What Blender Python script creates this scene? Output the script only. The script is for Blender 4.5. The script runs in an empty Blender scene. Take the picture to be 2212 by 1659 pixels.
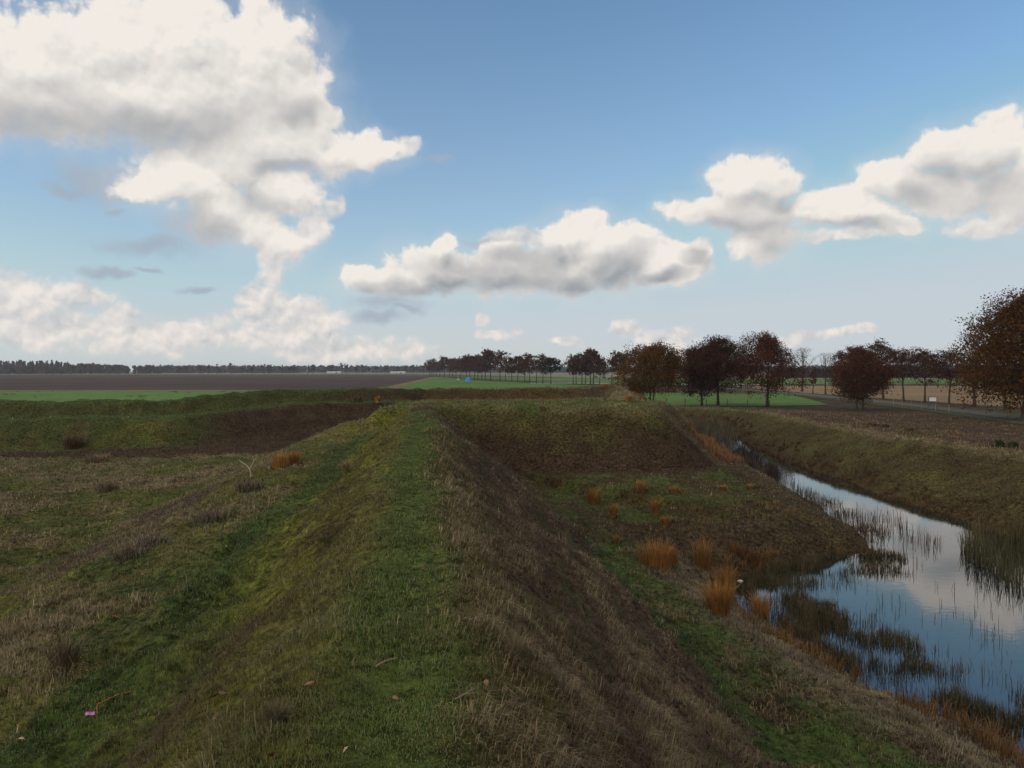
import bpy, bmesh, math, random
import numpy as np
from mathutils import Vector, Matrix

scene = bpy.context.scene
COL = scene.collection
R = math.radians
HAZE_DENSITY = 0.00013
EYE = 4.8                     # eye height over the surrounding fields (metres)
FPX, CU, HV = 1642.0, 1106.0, 800.0   # focal length, centre column and horizon row of the photograph (2212 px wide)

def ang(u, v):
    """photograph position -> (azimuth, elevation) of the sight line, radians"""
    x, z = (u - CU) / FPX, (HV - v) / FPX
    return math.atan2(x, 1.0), math.atan2(z, math.hypot(x, 1.0))

# ------------------------------------------------------------------ camera
cam_data = bpy.data.cameras.new("camera")
cam = bpy.data.objects.new("camera", cam_data)
COL.objects.link(cam)
cam.location = (0, 0, EYE)
cam.rotation_euler = (R(90), 0, 0)
cam_data.sensor_width = 36.0
cam_data.lens = 36.0 * FPX / 2212.0
cam_data.shift_y = -(1659 / 2 - HV) / 2212.0
cam_data.clip_start = 0.05
cam_data.clip_end = 20000.0
scene.camera = cam

# ------------------------------------------------------------------ exposure
scene.view_settings.view_transform = 'Standard'
scene.view_settings.look = 'None'
scene.view_settings.exposure = 0.0
scene.view_settings.gamma = 1.0
scene.render.engine = 'CYCLES'
scene.cycles.max_bounces = 6
scene.cycles.diffuse_bounces = 2
scene.cycles.glossy_bounces = 3
scene.cycles.transmission_bounces = 4
scene.cycles.transparent_max_bounces = 6
scene.cycles.volume_bounces = 0
scene.cycles.use_denoising = True
scene.cycles.denoiser = 'OPENIMAGEDENOISE'

# ------------------------------------------------------------------ sun
SUN_EL, SUN_AZ = R(19), R(-112)       # low autumn sun, behind the camera to the left, veiled by the near cloud
sun_data = bpy.data.lights.new("sun", 'SUN')
sun_data.energy = 0.9
sun_data.angle = R(25)
sun_data.color = (1.0, 0.93, 0.82)
sun = bpy.data.objects.new("sun", sun_data)
COL.objects.link(sun)
sd = Vector((math.sin(SUN_AZ) * math.cos(SUN_EL), math.cos(SUN_AZ) * math.cos(SUN_EL), math.sin(SUN_EL)))
sun.rotation_euler = sd.to_track_quat('Z', 'Y').to_euler()
sun.location = (0, 0, 60)

# ------------------------------------------------------------------ node helper
class NT:
    def __init__(self, tree):
        self.t = tree
        tree.nodes.clear()
    def n(self, kind, **kw):
        nd = self.t.nodes.new(kind)
        for k, v in kw.items():
            setattr(nd, k, v)
        return nd
    def link(self, a, b):
        self.t.links.new(a, b)
    def put(self, sock, v):
        if isinstance(v, bpy.types.NodeSocket):
            self.t.links.new(v, sock)
        else:
            sock.default_value = v
    def m(self, op, a, b=None, c=None, clamp=False):
        nd = self.n('ShaderNodeMath', operation=op, use_clamp=clamp)
        for i, v in enumerate((a, b, c)):
            if v is not None:
                self.put(nd.inputs[i], v)
        return nd.outputs[0]
    def vm(self, op, a, b=None, c=None):
        nd = self.n('ShaderNodeVectorMath', operation=op)
        for i, v in enumerate((a, b, c)):
            if v is not None:
                self.put(nd.inputs[i], v)
        return nd.outputs[1] if op in ('LENGTH', 'DOT_PRODUCT', 'DISTANCE') else nd.outputs[0]
    def noise(self, vec, scale, detail=4, rough=0.5, dist=0.0, dim='3D', out=0, norm=True):
        nd = self.n('ShaderNodeTexNoise', noise_dimensions=dim)
        nd.normalize = norm
        self.put(nd.inputs['Vector'], vec)
        nd.inputs['Scale'].default_value = scale
        nd.inputs['Detail'].default_value = detail
        nd.inputs['Roughness'].default_value = rough
        nd.inputs['Distortion'].default_value = dist
        return nd.outputs[out]
    def ramp(self, f, lo, hi, a=0.0, b=1.0, smooth=True):
        nd = self.n('ShaderNodeMapRange', interpolation_type='SMOOTHSTEP' if smooth else 'LINEAR')
        self.put(nd.inputs[0], f)
        for i, v in ((1, lo), (2, hi), (3, a), (4, b)):
            self.put(nd.inputs[i], v)
        return nd.outputs[0]
    def mix(self, f, a, b, blend='MIX'):
        nd = self.n('ShaderNodeMix', data_type='RGBA', blend_type=blend)
        self.put(nd.inputs[0], f)
        for s, v in ((6, a), (7, b)):
            if isinstance(v, (tuple, list)):
                v = tuple(v) + (1.0,) if len(v) == 3 else tuple(v)
            self.put(nd.inputs[s], v)
        return nd.outputs[2]
# ------------------------------------------------------------------ sky: Nishita air with cumulus worked out in direction space
world = bpy.data.worlds.new("World")
scene.world = world
world.use_nodes = True
W = NT(world.node_tree)
geo = W.n('ShaderNodeTexCoord').outputs['Generated']
sep = W.n('ShaderNodeSeparateXYZ'); W.link(geo, sep.inputs[0])
az = W.m('ARCTAN2', sep.outputs[0], sep.outputs[1])
el = W.m('ARCSINE', sep.outputs[2])
comb = W.n('ShaderNodeCombineXYZ'); W.link(az, comb.inputs[0]); W.link(el, comb.inputs[1])
P = comb.outputs[0]

sky = W.n('ShaderNodeTexSky', sky_type='NISHITA')
sky.sun_disc = False
sky.sun_elevation = SUN_EL
sky.sun_rotation = SUN_AZ % (2 * math.pi)
sky.air_density = 1.0
sky.dust_density = 0.4
sky.ozone_density = 3.0
SKY_STRENGTH = 0.1

# soft warp of the coordinates, then cauliflower billows
w1 = W.noise(P, 7.0, 3, 0.55, dim='2D', out=1)
w2 = W.noise(P, 34.0, 3, 0.6, dim='2D', out=1)
PW = W.vm('MULTIPLY_ADD', W.vm('SUBTRACT', w1, (0.5, 0.5, 0.5)), (0.075, 0.055, 0), P)
PW = W.vm('MULTIPLY_ADD', W.vm('SUBTRACT', w2, (0.5, 0.5, 0.5)), (0.010, 0.010, 0), PW)

def puffs(lst, p, k):
    """union of soft elliptical puffs: 1 in the middle, 0 on the rim, negative outside"""
    acc = None
    for u, v, ru, rv in lst:
        a, e = ang(u, v)
        c = math.cos(a)
        sa, se = FPX / (ru * c * c), FPX / (rv * c)
        q = W.vm('MULTIPLY_ADD', p, (sa, se, 0), (-a * sa, -e * se, 0))
        d = W.vm('LENGTH', q)
        acc = d if acc is None else W.m('SMOOTH_MIN', acc, d, k)
    return W.m('SUBTRACT', 1.0, acc)

BIG = [(60,120,170,100),(250,95,170,95),(430,85,130,90),(545,130,110,110),(600,95,48,55),(330,215,280,105),(90,225,210,85),
       (610,215,90,90),(590,300,150,80),(490,330,130,80),(715,320,70,50),(790,318,70,34),(845,308,26,14),
       (400,390,120,62),(330,405,80,36),(470,450,90,60),(540,490,80,55),(600,530,80,40),(620,420,80,60),(560,300,150,90),(685,255,42,44)]
MIDC = [(955,535,28,26),(790,605,36,20),(870,618,110,28),(970,590,110,46),(1090,585,120,52),(1200,580,120,52),(1240,495,62,42),
        (1185,515,45,32),(1330,560,90,58),(1290,525,60,42),(1420,575,66,42),(1505,565,32,32),(1470,592,60,30)]
RIGHT = [(1625,388,66,56),(1640,545,70,36),(1770,450,50,30),(1700,402,52,32),(1560,462,100,36),(1650,465,110,56),(1495,470,66,30),(1670,525,80,50),(1840,455,90,40),
         (1930,490,60,26),(2035,325,70,46),(1960,375,76,48),(2150,310,100,62),(2250,400,170,72),(2060,405,130,56),(2300,300,120,80)]
LOW = [(20,610,72,52),(50,640,125,52),(190,640,70,26),(160,705,170,38),(60,700,120,40),(330,745,200,34),(235,690,60,24),(380,725,90,22),(545,655,60,34),(600,665,66,40),(660,680,70,38),
       (720,690,60,22),(600,705,170,26),(1350,708,34,18),(1425,742,70,24),(1462,730,28,22),(1062,690,20,16),(1085,722,46,14),(1215,742,34,12),
       (885,750,34,26),(650,745,260,26),(1740,722,60,14),(1860,715,50,12),(-250,640,200,60),(2500,640,300,50),
       (650,525,60,26),(695,490,40,34),(735,455,26,26),(565,580,34,36),(550,600,24,20),(870,310,24,20),(1100,520,70,20),(1830,520,90,16),(2140,480,110,24)]
GREY = [(225,388,100,40),(140,412,60,14),(430,490,80,40),(320,530,110,20),(255,590,48,13),(240,450,20,8),(330,577,30,6),(820,690,60,13),(890,673,42,9),
        (420,620,30,8),(850,655,90,18),(1055,525,60,12),(945,345,36,12),(30,285,100,30)]

def billow(p, sc, det):
    nd = W.n('ShaderNodeTexVoronoi', voronoi_dimensions='2D', feature='F1')
    W.put(nd.inputs['Vector'], p)
    nd.inputs['Scale'].default_value = sc
    nd.inputs['Detail'].default_value = det
    nd.inputs['Roughness'].default_value = 0.55
    nd.normalize = True
    return W.m('SUBTRACT', 1.0, nd.outputs['Distance'])
LOFF = (-0.0035, 0.0075, 0)                       # towards the light
PB = W.vm('MULTIPLY_ADD', W.vm('SUBTRACT', w2, (0.5, 0.5, 0.5)), (0.014, 0.014, 0), P)
PL = W.vm('ADD', PB, LOFF)
bA = W.m('ADD', W.m('MULTIPLY', billow(PB, 20.0, 3.0), 0.95), W.m('MULTIPLY', W.noise(PB, 30.0, 6, 0.6, dim='2D'), 0.32))
bB = W.m('ADD', W.m('MULTIPLY', billow(PL, 20.0, 2.0), 0.95), W.m('MULTIPLY', W.noise(PL, 30.0, 4, 0.55, dim='2D'), 0.32))

dBig = puffs(BIG, PW, 0.25)
dMid = puffs(MIDC, PW, 0.2)
dRight = puffs(RIGHT, PW, 0.2)
dLow = puffs(LOW, PW, 0.15)
dGrey = puffs(GREY, PW, 0.2)
PWL = W.vm('ADD', PW, (-0.012, 0.024, 0))
litL = W.m('SUBTRACT', W.m('MAXIMUM', dBig, W.m('MAXIMUM', dMid, dRight)), W.m('MAXIMUM', puffs(BIG, PWL, 0.25), W.m('MAXIMUM', puffs(MIDC, PWL, 0.2), puffs(RIGHT, PWL, 0.2))))
litL = W.m('MINIMUM', W.m('MAXIMUM', litL, -0.45), 0.45)
dMain = W.m('ADD', 0.20, W.m('MAXIMUM', dBig, W.m('MAXIMUM', dMid, dRight)))
hi = W.m('MULTIPLY', W.m('ADD', W.m('SUBTRACT', bA, 0.80), W.m('MULTIPLY', W.m('SUBTRACT', billow(PB, 52.0, 2.0), 0.72), 0.30)), 1.4)
fMain = W.m('ADD', dMain, hi)
DARK = [(1010,585,110,24),(1120,560,90,26),(900,632,110,20),(800,628,46,13),(985,608,80,24),(1070,595,100,36),(1165,580,95,46),(1255,600,70,26),(1335,578,60,40),(1495,572,36,20),(1440,598,60,14),
        (1500,560,30,16)]
SOFT = [(40,260,120,60),(330,285,270,48),(640,240,70,30),(180,250,120,50),(560,440,60,40),(430,492,80,32),(620,360,80,20),(480,260,120,40),
        (1640,485,100,56),(1550,485,80,26),(1700,450,62,46),(1665,535,70,36),(1870,492,90,18),(2090,352,110,40),(2050,405,120,30),(20,285,100,40),(2200,400,120,40)]
sh = puffs(DARK, PW, 0.3)
so = puffs(SOFT, PW, 0.35)
shade = W.ramp(W.m('ADD', sh, W.m('MULTIPLY', hi, 0.25)), -0.65, 0.85)
soft = W.ramp(W.m('ADD', so, W.m('MULTIPLY', hi, 0.25)), -0.6, 0.8)
aMain = W.ramp(fMain, W.m('MULTIPLY', W.m('MAXIMUM', shade, soft), -0.3), W.m('SUBTRACT', W.m('ADD', 0.40, W.m('MULTIPLY', W.m('MAXIMUM', shade, soft), 0.25)), W.m('MULTIPLY', litL, 0.18)))
aLow = W.m('MULTIPLY', W.ramp(W.m('ADD', dLow, hi), -0.3, 0.40), 0.92)
aGrey = W.m('MULTIPLY', W.ramp(W.m('ADD', dGrey, W.m('MULTIPLY', hi, 1.1)), -0.45, 0.85), 0.80)

# shading: side turned to the sun (up, a little left) against bellies
lit = W.m('MULTIPLY', W.m('SUBTRACT', bA, bB), 1.1)
lum = W.m('ADD', W.m('SUBTRACT', W.m('SUBTRACT', 0.95, W.m('MULTIPLY', shade, 0.54)), W.m('MULTIPLY', soft, 0.34)), W.m('MULTIPLY', lit, W.m('SUBTRACT', 0.7, W.m('MULTIPLY', W.m('MAXIMUM', shade, soft), 0.45))))
lum = W.m('ADD', W.m('SUBTRACT', lum, 0.06), W.m('MULTIPLY', litL, 0.36))
lum = W.m('MINIMUM', W.m('MAXIMUM', lum, 0.25), 1.0)
K = 1.0 / SKY_STRENGTH
cMain = W.mix(lum, (0.16 * K, 0.20 * K, 0.255 * K), (0.885 * K, 0.835 * K, 0.775 * K))
lumL = W.m('ADD', 0.62, W.m('MULTIPLY', lit, 2.2), clamp=True)
cLow = W.mix(lumL, (0.46 * K, 0.50 * K, 0.54 * K), (0.92 * K, 0.84 * K, 0.77 * K))
cGrey = (0.37 * K, 0.43 * K, 0.51 * K)

up = W.m('MAXIMUM', sep.outputs[2], 0.0)
air = W.mix(1.0, sky.outputs[0], (1.22, 1.54, 1.60), 'MULTIPLY')
air = W.mix(1.0, air, (0.47 * K, 0.59 * K, 0.70 * K), 'DARKEN')
pale = W.m('MULTIPLY', W.m('POWER', 2.71828, W.m('MULTIPLY', up, -5.6)), 0.95)
air = W.mix(pale, air, (0.61 * K, 0.65 * K, 0.665 * K))
col = W.mix(aLow, air, cLow)
col = W.mix(aGrey, col, cGrey)
veil = W.m('MULTIPLY', W.ramp(W.m('ADD', dMain, W.m('MULTIPLY', hi, 0.6)), -0.75, 0.35), 0.30)
col = W.mix(veil, col, (0.66 * K, 0.68 * K, 0.69 * K))
col = W.mix(aMain, col, cMain)
# unseen broken cumulus added outside the view to light the ground, brightest sunward
cn = W.noise(geo, 2.6, 5, 0.55)
away = W.m('MAXIMUM', W.ramp(W.m('ABSOLUTE', az), 0.66, 0.95), W.ramp(el, 0.52, 0.68))
cov = W.m('MULTIPLY', W.m('MULTIPLY', W.ramp(cn, 0.40, 0.56), away), 0.95)
sunny = W.ramp(W.vm('DOT_PRODUCT', geo, tuple(sd)), -0.6, 0.9)
col = W.mix(cov, col, W.mix(sunny, (0.80 * K, 0.76 * K, 0.70 * K), (2.1 * K, 1.85 * K, 1.55 * K)))
bg = W.n('ShaderNodeBackground'); W.link(col, bg.inputs[0]); bg.inputs[1].default_value = SKY_STRENGTH
out = W.n('ShaderNodeOutputWorld'); W.link(bg.outputs[0], out.inputs[0])
world.cycles.sampling_method = 'MANUAL'
world.cycles.sample_map_resolution = 512
# ------------------------------------------------------------------ noise and plan geometry (numpy)
def _grad(ix, iy, seed):
    h = (ix.astype(np.int64) * 374761393 + iy.astype(np.int64) * 668265263 + seed * 1442695041) & 0xFFFFFFFF
    h = ((h ^ (h >> 13)) * 1274126177) & 0xFFFFFFFF
    h = (h ^ (h >> 16)) & 0xFFFF
    a = h * (2 * math.pi / 65536.0)
    return np.cos(a), np.sin(a)

def pn(x, y, seed=0):
    ix, iy = np.floor(x), np.floor(y)
    fx, fy = x - ix, y - iy
    ux, uy = fx * fx * fx * (fx * (fx * 6 - 15) + 10), fy * fy * fy * (fy * (fy * 6 - 15) + 10)
    r = []
    for dx in (0, 1):
        for dy in (0, 1):
            gx, gy = _grad(ix + dx, iy + dy, seed)
            r.append(gx * (fx - dx) + gy * (fy - dy))
    a = r[0] + (r[1] - r[0]) * uy
    b = r[2] + (r[3] - r[2]) * uy
    return (a + (b - a) * ux) * 1.5

def fbm(x, y, size, octv=4, seed=0, gain=0.5):
    s, amp, f = 0.0, 1.0, 1.0 / size
    for o in range(octv):
        s = s + amp * pn(x * f + 17.3 * o, y * f - 9.1 * o, seed + o * 7)
        amp *= gain
        f *= 2.03
    return s

def sstep(x, a, b):
    t = np.clip((x - a) / (b - a), 0, 1)
    return t * t * (3 - 2 * t)

def line_dist(x, y, pts):
    """nearest point on a polyline: signed offset (right-hand side positive) and the value carried along it"""
    best = np.full(x.shape, 1e18)
    sd_, val = np.zeros(x.shape), np.zeros(x.shape)
    for p, q in zip(pts[:-1], pts[1:]):
        dx, dy = q[0] - p[0], q[1] - p[1]
        L2 = dx * dx + dy * dy
        t = np.clip(((x - p[0]) * dx + (y - p[1]) * dy) / L2, 0, 1)
        ex, ey = x - p[0] - t * dx, y - p[1] - t * dy
        d2 = ex * ex + ey * ey
        s = np.where(dx * ey - dy * ex > 0, -1.0, 1.0)
        m = d2 < best
        best = np.where(m, d2, best)
        sd_ = np.where(m, s * np.sqrt(d2), sd_)
        if len(p) > 2:
            val = np.where(m, p[2] + t * (q[2] - p[2]), val)
    return sd_, val

def poly_sd(x, y, pts):
    """signed distance to a closed polygon, negative inside"""
    best = np.full(x.shape, 1e18)
    ins = np.zeros(x.shape, bool)
    for p, q in zip(pts, pts[1:] + pts[:1]):
        dx, dy = q[0] - p[0], q[1] - p[1]
        t = np.clip(((x - p[0]) * dx + (y - p[1]) * dy) / (dx * dx + dy * dy), 0, 1)
        best = np.minimum(best, (x - p[0] - t * dx) ** 2 + (y - p[1] - t * dy) ** 2)
        c = (p[1] > y) != (q[1] > y)
        with np.errstate(divide='ignore', invalid='ignore'):
            xi = p[0] + (y - p[1]) * dx / (dy if dy else 1e-9)
        ins ^= c & (x < xi)
    return np.where(ins, -1.0, 1.0) * np.sqrt(best)

WATER_Z = -0.9
OWN = [(2.4, -22), (-0.15, 0), (-1.85, 15), (-4.3, 37.2)]                         # crest of the rampart one stands on
PLATEAU = [(-6.2, 37.2), (6.0, 36.6), (9.0, 45.5), (-5.2, 46.5)]                   # flank of the bastion ahead
FACE = [(6.3, 36.8, 2.95), (8.0, 52, 3.0), (9.4, 66, 3.1), (10.6, 80, 3.2)]        # its right face
FARR = [(-64, 49, 2.75), (-31, 50.5, 2.8), (-24, 52.5, 2.8), (-18, 58.5, 3.35), (-11, 62, 3.35), (-5, 66, 3.2), (6.5, 73, 3.2), (10.6, 80, 3.2)]
SPUR = [(-6.8, 37.5, 2.5), (-8.3, 36.6, 2.2), (-10, 36.2, 1.35), (-12.8, 36, 0.2)]
ISLAND = [(11, -25), (8.9, 5), (7.5, 11), (6.6, 13), (6.1, 15.5), (5.8, 18.5), (6.1, 21.0), (7.5, 22), (9.6, 23.1), (11.35, 23.8), (12.1, 26.0), (12.6, 31.5),
          (13.1, 38), (14.5, 50), (15.7, 62), (16.6, 72), (15.8, 80), (11, 86), (0, 82), (-14, 75), (-28, 66), (-33, 60), (-62, 58), (-75, 40), (-75, -40), (11, -40)]
OUTER = [(17, -48), (17, 36), (17.3, 48), (18.4, 60), (20.3, 70), (22.0, 78), (20.5, 84), (12, 91), (0, 88), (-16, 82), (-30, 74), (-64, 66), (-84, 45), (-84, -48)]

def plan(x, y):
    """everything the height and the plant cover depend on"""
    wx = x + 0.35 * fbm(x, y, 5.0, 3, 11)
    wy = y + 0.35 * fbm(x, y, 5.0, 3, 12)
    near = np.clip((np.hypot(x, y) - 3) / 12.0, 0.15, 1)
    wx, wy = x + (wx - x) * near, y + (wy - y) * near
    P = {}
    P['own'], _ = line_dist(wx, wy, OWN)
    P['plat'] = poly_sd(wx, wy, PLATEAU)
    P['face'], P['facez'] = line_dist(wx, wy, FACE)
    P['far'], P['farz'] = line_dist(wx, wy, FARR)
    P['spur'], P['spurz'] = line_dist(wx, wy, SPUR)
    P['isl'] = poly_sd(wx, wy, ISLAND)
    P['out'] = poly_sd(wx, wy, OUTER)
    return P

OWN_D = [-14, -9.4, -8.4, -6.6, -5.2, -4.0, -3.0, -2.3, -1.85, -1.25, -0.7, -0.35, 0, 0.3, 0.52, 0.8, 1.35, 3.6, 4.2, 4.8, 8]
OWN_Z = [0.2, 0.22, 0.32, 1.00, 1.60, 1.84, 1.96, 2.04, 2.20, 2.64, 2.97, 3.10, 3.07, 3.10, 3.02, 2.82, 2.38, 0.55, 0.14, 0.02, 0.0]

def height(x, y, P=None, rough=True):
    P = P or plan(x, y)
    own = np.interp(P['own'], OWN_D, OWN_Z)
    own = np.where(y > 37, np.minimum(own, 3.05 - 1.2 * (y - 37)), own)
    plat = np.where(P['plat'] < 0, 3.0 + 0.015 * np.minimum(-P['plat'], 4), np.interp(P['plat'], [0, 0.15, 0.45, 3.35, 3.7, 4.2], [3.0, 2.97, 2.78, 0.16, 0.03, 0.0]))
    fr = np.abs(P['face'])
    face = P['facez'] - 2.95 + np.interp(fr, [0, 0.5, 0.9, 3.3, 3.9, 4.6], [2.95, 2.9, 2.65, 0.3, 0.05, -0.5])
    d = P['far']                                       # right-hand side of the far rampart is its inner, near side
    far = np.interp(d, [-5, -3.6, -0.8, 0, 0.9, 2.5, 4.3, 6.9, 7.8, 10], [-2.8, -2.75, -0.15, 0, -0.08, -0.95, -1.05, -2.5, -2.72, -3]) + P['farz']
    sp = P['spurz'] + np.interp(np.abs(P['spur']), [0, 0.5, 1.0, 3.5, 4.2], [0, -0.05, -0.25, -2.2, -3])
    inside = np.where((P['own'] < 0) & (y < 60), 0.2, 0.0)
    isl = np.maximum.reduce([own, plat, face, far, sp, inside])
    di = -P['isl']
    shore = WATER_Z + np.interp(di, [-4, -1.8, 0, 0.6, 2.1, 3.2, 4.4], [-0.9, -0.8, 0, 0.22, 0.82, 0.93, 9.0])
    tongue = sstep(y, 21, 25) * sstep(x, 4, 7)
    isl = np.maximum(isl, tongue * (0.28 * sstep(di, 1.2, 5.0)))
    shore = np.where(tongue > 0, shore + tongue * np.interp(di, [0, .4, 1.6, 3.2], [0, .16, .34, .2]), shore)
    z_i = np.minimum(isl, shore)
    do = P['out']
    lift = sstep(x, 6, 16) * (1 - 0.55 * sstep(y, 64, 84))
    top = np.interp(y, [20, 36, 50, 62], [5.6, 5.4, 3.8, 3.0])
    t = np.clip(do / top, 0, 1)
    crest = 0.05 + 1.0 * lift
    z_o = np.where(do < top, WATER_Z + (crest - WATER_Z) * (1 - (1 - t) ** 1.35) ** 1.05,
                   crest * (1 - sstep(do - top, 0.8, 15)))
    z_o = np.where(do < 0, WATER_Z - 0.8 * sstep(-do, 0, 1.8), z_o)
    z = np.where(do > 0, z_o, np.where(di > 0, z_i, np.minimum(np.maximum(shore, WATER_Z - 0.8), z_o)))
    if rough:
        aS = math.atan2(-4.15, 37.2)
        stp = fbm(x * math.cos(aS) - y * math.sin(aS), (x * math.sin(aS) + y * math.cos(aS)) * 0.16, 0.55, 3, 54)
        so_ = sstep(P['own'], 0.8, 1.3) * (1 - sstep(P['own'], 3.8, 4.4)) + 0.6 * sstep(-P['own'], 0.9, 1.3) * (1 - sstep(-P['own'], 5, 7))
        z = z + 0.06 * stp * so_ * (y < 36)
        r = np.hypot(x, y)
        fade = 1 - 0.75 * sstep(r, 120, 400)
        wild = (1 - 0.75 * np.exp(-(P['own'] / 0.6) ** 2) * (y < 40)) * np.where((P['plat'] > -1) & (P['plat'] < 4.5), 0.6, 1.0)
        z = z + (0.10 * fbm(x, y, 3.2, 3, 31) + 0.085 * fbm(x, y, 0.75, 3, 32)) * wild * fade * np.where(do > 14, 0.5, 1.0)
        n3 = np.abs(fbm(x, y, 0.33, 2, 33))
        z = z + 0.07 * (n3 - 0.25) * wild * (1 - sstep(r, 25, 60))
    return z

def ground(x, y):
    return float(height(np.array([float(x)]), np.array([float(y)]))[0])

# ------------------------------------------------------------------ what grows where: albedo of the plant cover and its kind
C_GREEN, C_MOSS, C_OLIVE = np.array([.040, .060, .017]), np.array([.075, .080, .013]), np.array([.058, .056, .020])
C_TAN, C_HEATH, C_BROWN = np.array([.110, .088, .051]), np.array([.050, .034, .029]), np.array([.037, .025, .015])
C_DARKG, C_RUST, C_GREY = np.array([.022, .042, .013]), np.array([.080, .042, .020]), np.array([.082, .070, .050])
KINDS_W = ('green', 'moss', 'olive', 'tan', 'heath', 'brown', 'darkg', 'rust', 'grey')
C_GREEN, C_MOSS, C_OLIVE, C_TAN, C_HEATH, C_BROWN, C_DARKG, C_RUST, C_GREY = (c * 1.42 for c in (C_GREEN, C_MOSS, C_OLIVE, C_TAN, C_HEATH, C_BROWN, C_DARKG, C_RUST, C_GREY))
KCOL = np.stack([C_GREEN, C_MOSS, C_OLIVE, C_TAN, C_HEATH, C_BROWN, C_DARKG, C_RUST, C_GREY])

def cover(x, y, P):
    """weights of the nine kinds of cover at each place"""
    n = x.size
    w = np.zeros((9, n)) + 1e-6
    nA, nB, nC = fbm(x, y, 6.0, 4, 51), fbm(x, y, 1.6, 4, 52), fbm(x, y, 0.5, 3, 53)
    # streaks that run along the own rampart
    a = math.atan2(-4.15, 37.2)
    su, sv = x * math.cos(a) + y * math.sin(a) * -1, x * math.sin(a) + y * math.cos(a)
    nS = fbm(su, sv * 0.16, 0.55, 4, 54)
    d, isl, out = P['own'], -P['isl'], P['out']
    far, plat, face = P['far'], P['plat'], np.abs(P['face'])
    water_in = (isl > 0)
    own_zone = (water_in & (y < 40) & (plat > 4.2) & (far > 7.5)).astype(float)
    G = lambda c, s: np.exp(-((d - c) / s) ** 2)
    inner = own_zone * (d < 0)
    outer = own_zone * (d >= 0)
    j = d + 0.35 * nB
    # --- own rampart
    w[0] += own_zone * (2.8 * np.exp(-((d + 0.02 + .10 * nA) / 0.28) ** 2) + 0.12 * np.exp(-(j / 1.1) ** 2))
    w[1] += own_zone * 0.8 * np.exp(-(d / 0.28) ** 2)
    w[5] += own_zone * 0.5 * np.exp(-((j - 0.62) / 0.22) ** 2); w[3] += own_zone * 0.35 * np.exp(-((j - 0.6) / 0.25) ** 2) * np.clip(.6 + nC, 0, 1.4)
    w[3] += own_zone * (0.50 * np.exp(-((j - 0.9) / 0.3) ** 2) * np.clip(0.5 + 1.5 * nB, 0, 1.6) + 0.18 * np.exp(-((j + 0.8) / 0.3) ** 2) * np.clip(0.1 + 1.6 * nB, 0, 1.5))
    w[2] += own_zone * 0.9 * np.exp(-((np.abs(j) - 0.75) / 0.5) ** 2); w[1] += own_zone * 0.4 * np.exp(-((j + 0.6) / 0.4) ** 2) * np.clip(.6 - nB, 0, 1.5); w[5] += own_zone * np.clip(-.25 + 1.1 * nC, 0, 1) * np.exp(-(j / 1.0) ** 2) * .8
    w[1] += inner * np.exp(-((j + 1.6) / 0.85) ** 2) * np.clip(0.9 + 0.9 * nS + 0.6 * nB, 0.1, 2)
    w[2] += inner * np.exp(-((j + 1.7) / 0.9) ** 2) * 0.45
    w[5] += inner * np.exp(-((j + 1.5) / 0.55) ** 2) * np.clip(0.35 - 1.4 * nB, 0, 1.2)
    w[6] += inner * np.exp(-((j + 2.4) / 0.5) ** 2) * np.clip(.75 + nB, 0, 1.5); w[0] += inner * np.exp(-((j + 2.5) / 0.6) ** 2) * np.clip(.35 - nB, 0, 1)
    bank = inner * sstep(-j, 2.6, 3.2) * (1 - sstep(-j, 5.0, 5.8))
    w[2] += bank * (0.6 + 0.6 * nA); w[3] += bank * np.clip(0.02 + 0.8 * nB, 0, 1); w[1] += bank * np.clip(0.25 + 0.9 * nA, 0, 1)
    w[6] += bank * np.clip(0.1 - nB, 0, 1) * 0.8
    slp = inner * sstep(-j, 5.0, 5.8) * (1 - sstep(-j, 8.0, 8.9))
    w[4] += slp * np.clip(0.35 + 1.2 * nA, 0.05, 1.5); w[1] += slp * np.clip(0.25 - 0.9 * nB, 0, 1); w[3] += slp * np.clip(0.05 + 0.8 * nB, 0, 1); w[2] += slp * 0.3
    flo = inner * sstep(-j, 8.0, 8.9)
    w[3] += flo * np.clip(0.28 + 1.1 * nA + 0.6 * nB, 0.02, 1.3); w[2] += flo * 0.55; w[1] += flo * np.clip(0.15 - 0.9 * nA, 0, 1) ; w[6] += flo * np.clip(0.12 - 0.9 * nA - 0.4 * nB, 0, 1)
    w[4] += flo * np.clip(-0.05 + 0.8 * nB, 0, 1) * 0.6
    os_ = outer * sstep(j, 0.75, 1.1) * (1 - sstep(j, 4.0, 4.5))
    w[5] += os_ * 0.6; w[4] += os_ * 0.65; w[6] += os_ * np.clip(-.1 + 1.2 * nB * nC, 0, 1)
    w[3] += os_ * 0.6 * np.clip(-0.25 + 2.1 * nS + 0.3 * np.exp(-((j - 1.3) / 0.35) ** 2) + 0.45 * np.exp(-((j - 3.1) / 0.4) ** 2), 0, 1.4)
    w[0] += os_ * np.clip(-0.05 - 1.2 * nS, 0, 1) * 0.9
    w[6] += outer * np.exp(-((j - 4.35) / 0.18) ** 2) * 0.8
    bm = outer * sstep(j, 4.2, 4.7)
    w[0] += bm * (1 - sstep(isl, 1.2, 2.6) * 0 ) * np.clip(0.6 - 0.8 * nB, 0.1, 1) * sstep(isl, 1.6, 2.6)
    w[5] += bm * np.clip(0.3 + 0.9 * nB, 0, 1) * sstep(isl, 1.4, 2.6); w[3] += bm * np.clip(0.05 + 0.9 * nC + 0.4 * nB, 0, 1) * 0.7
    w[8] += bm * np.exp(-((isl - 1.6) / 0.7) ** 2) * 1.6
    # --- spur
    spz = water_in * np.exp(-(P['spur'] / 2.0) ** 2) * (P['own'] < -2.2)
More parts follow.
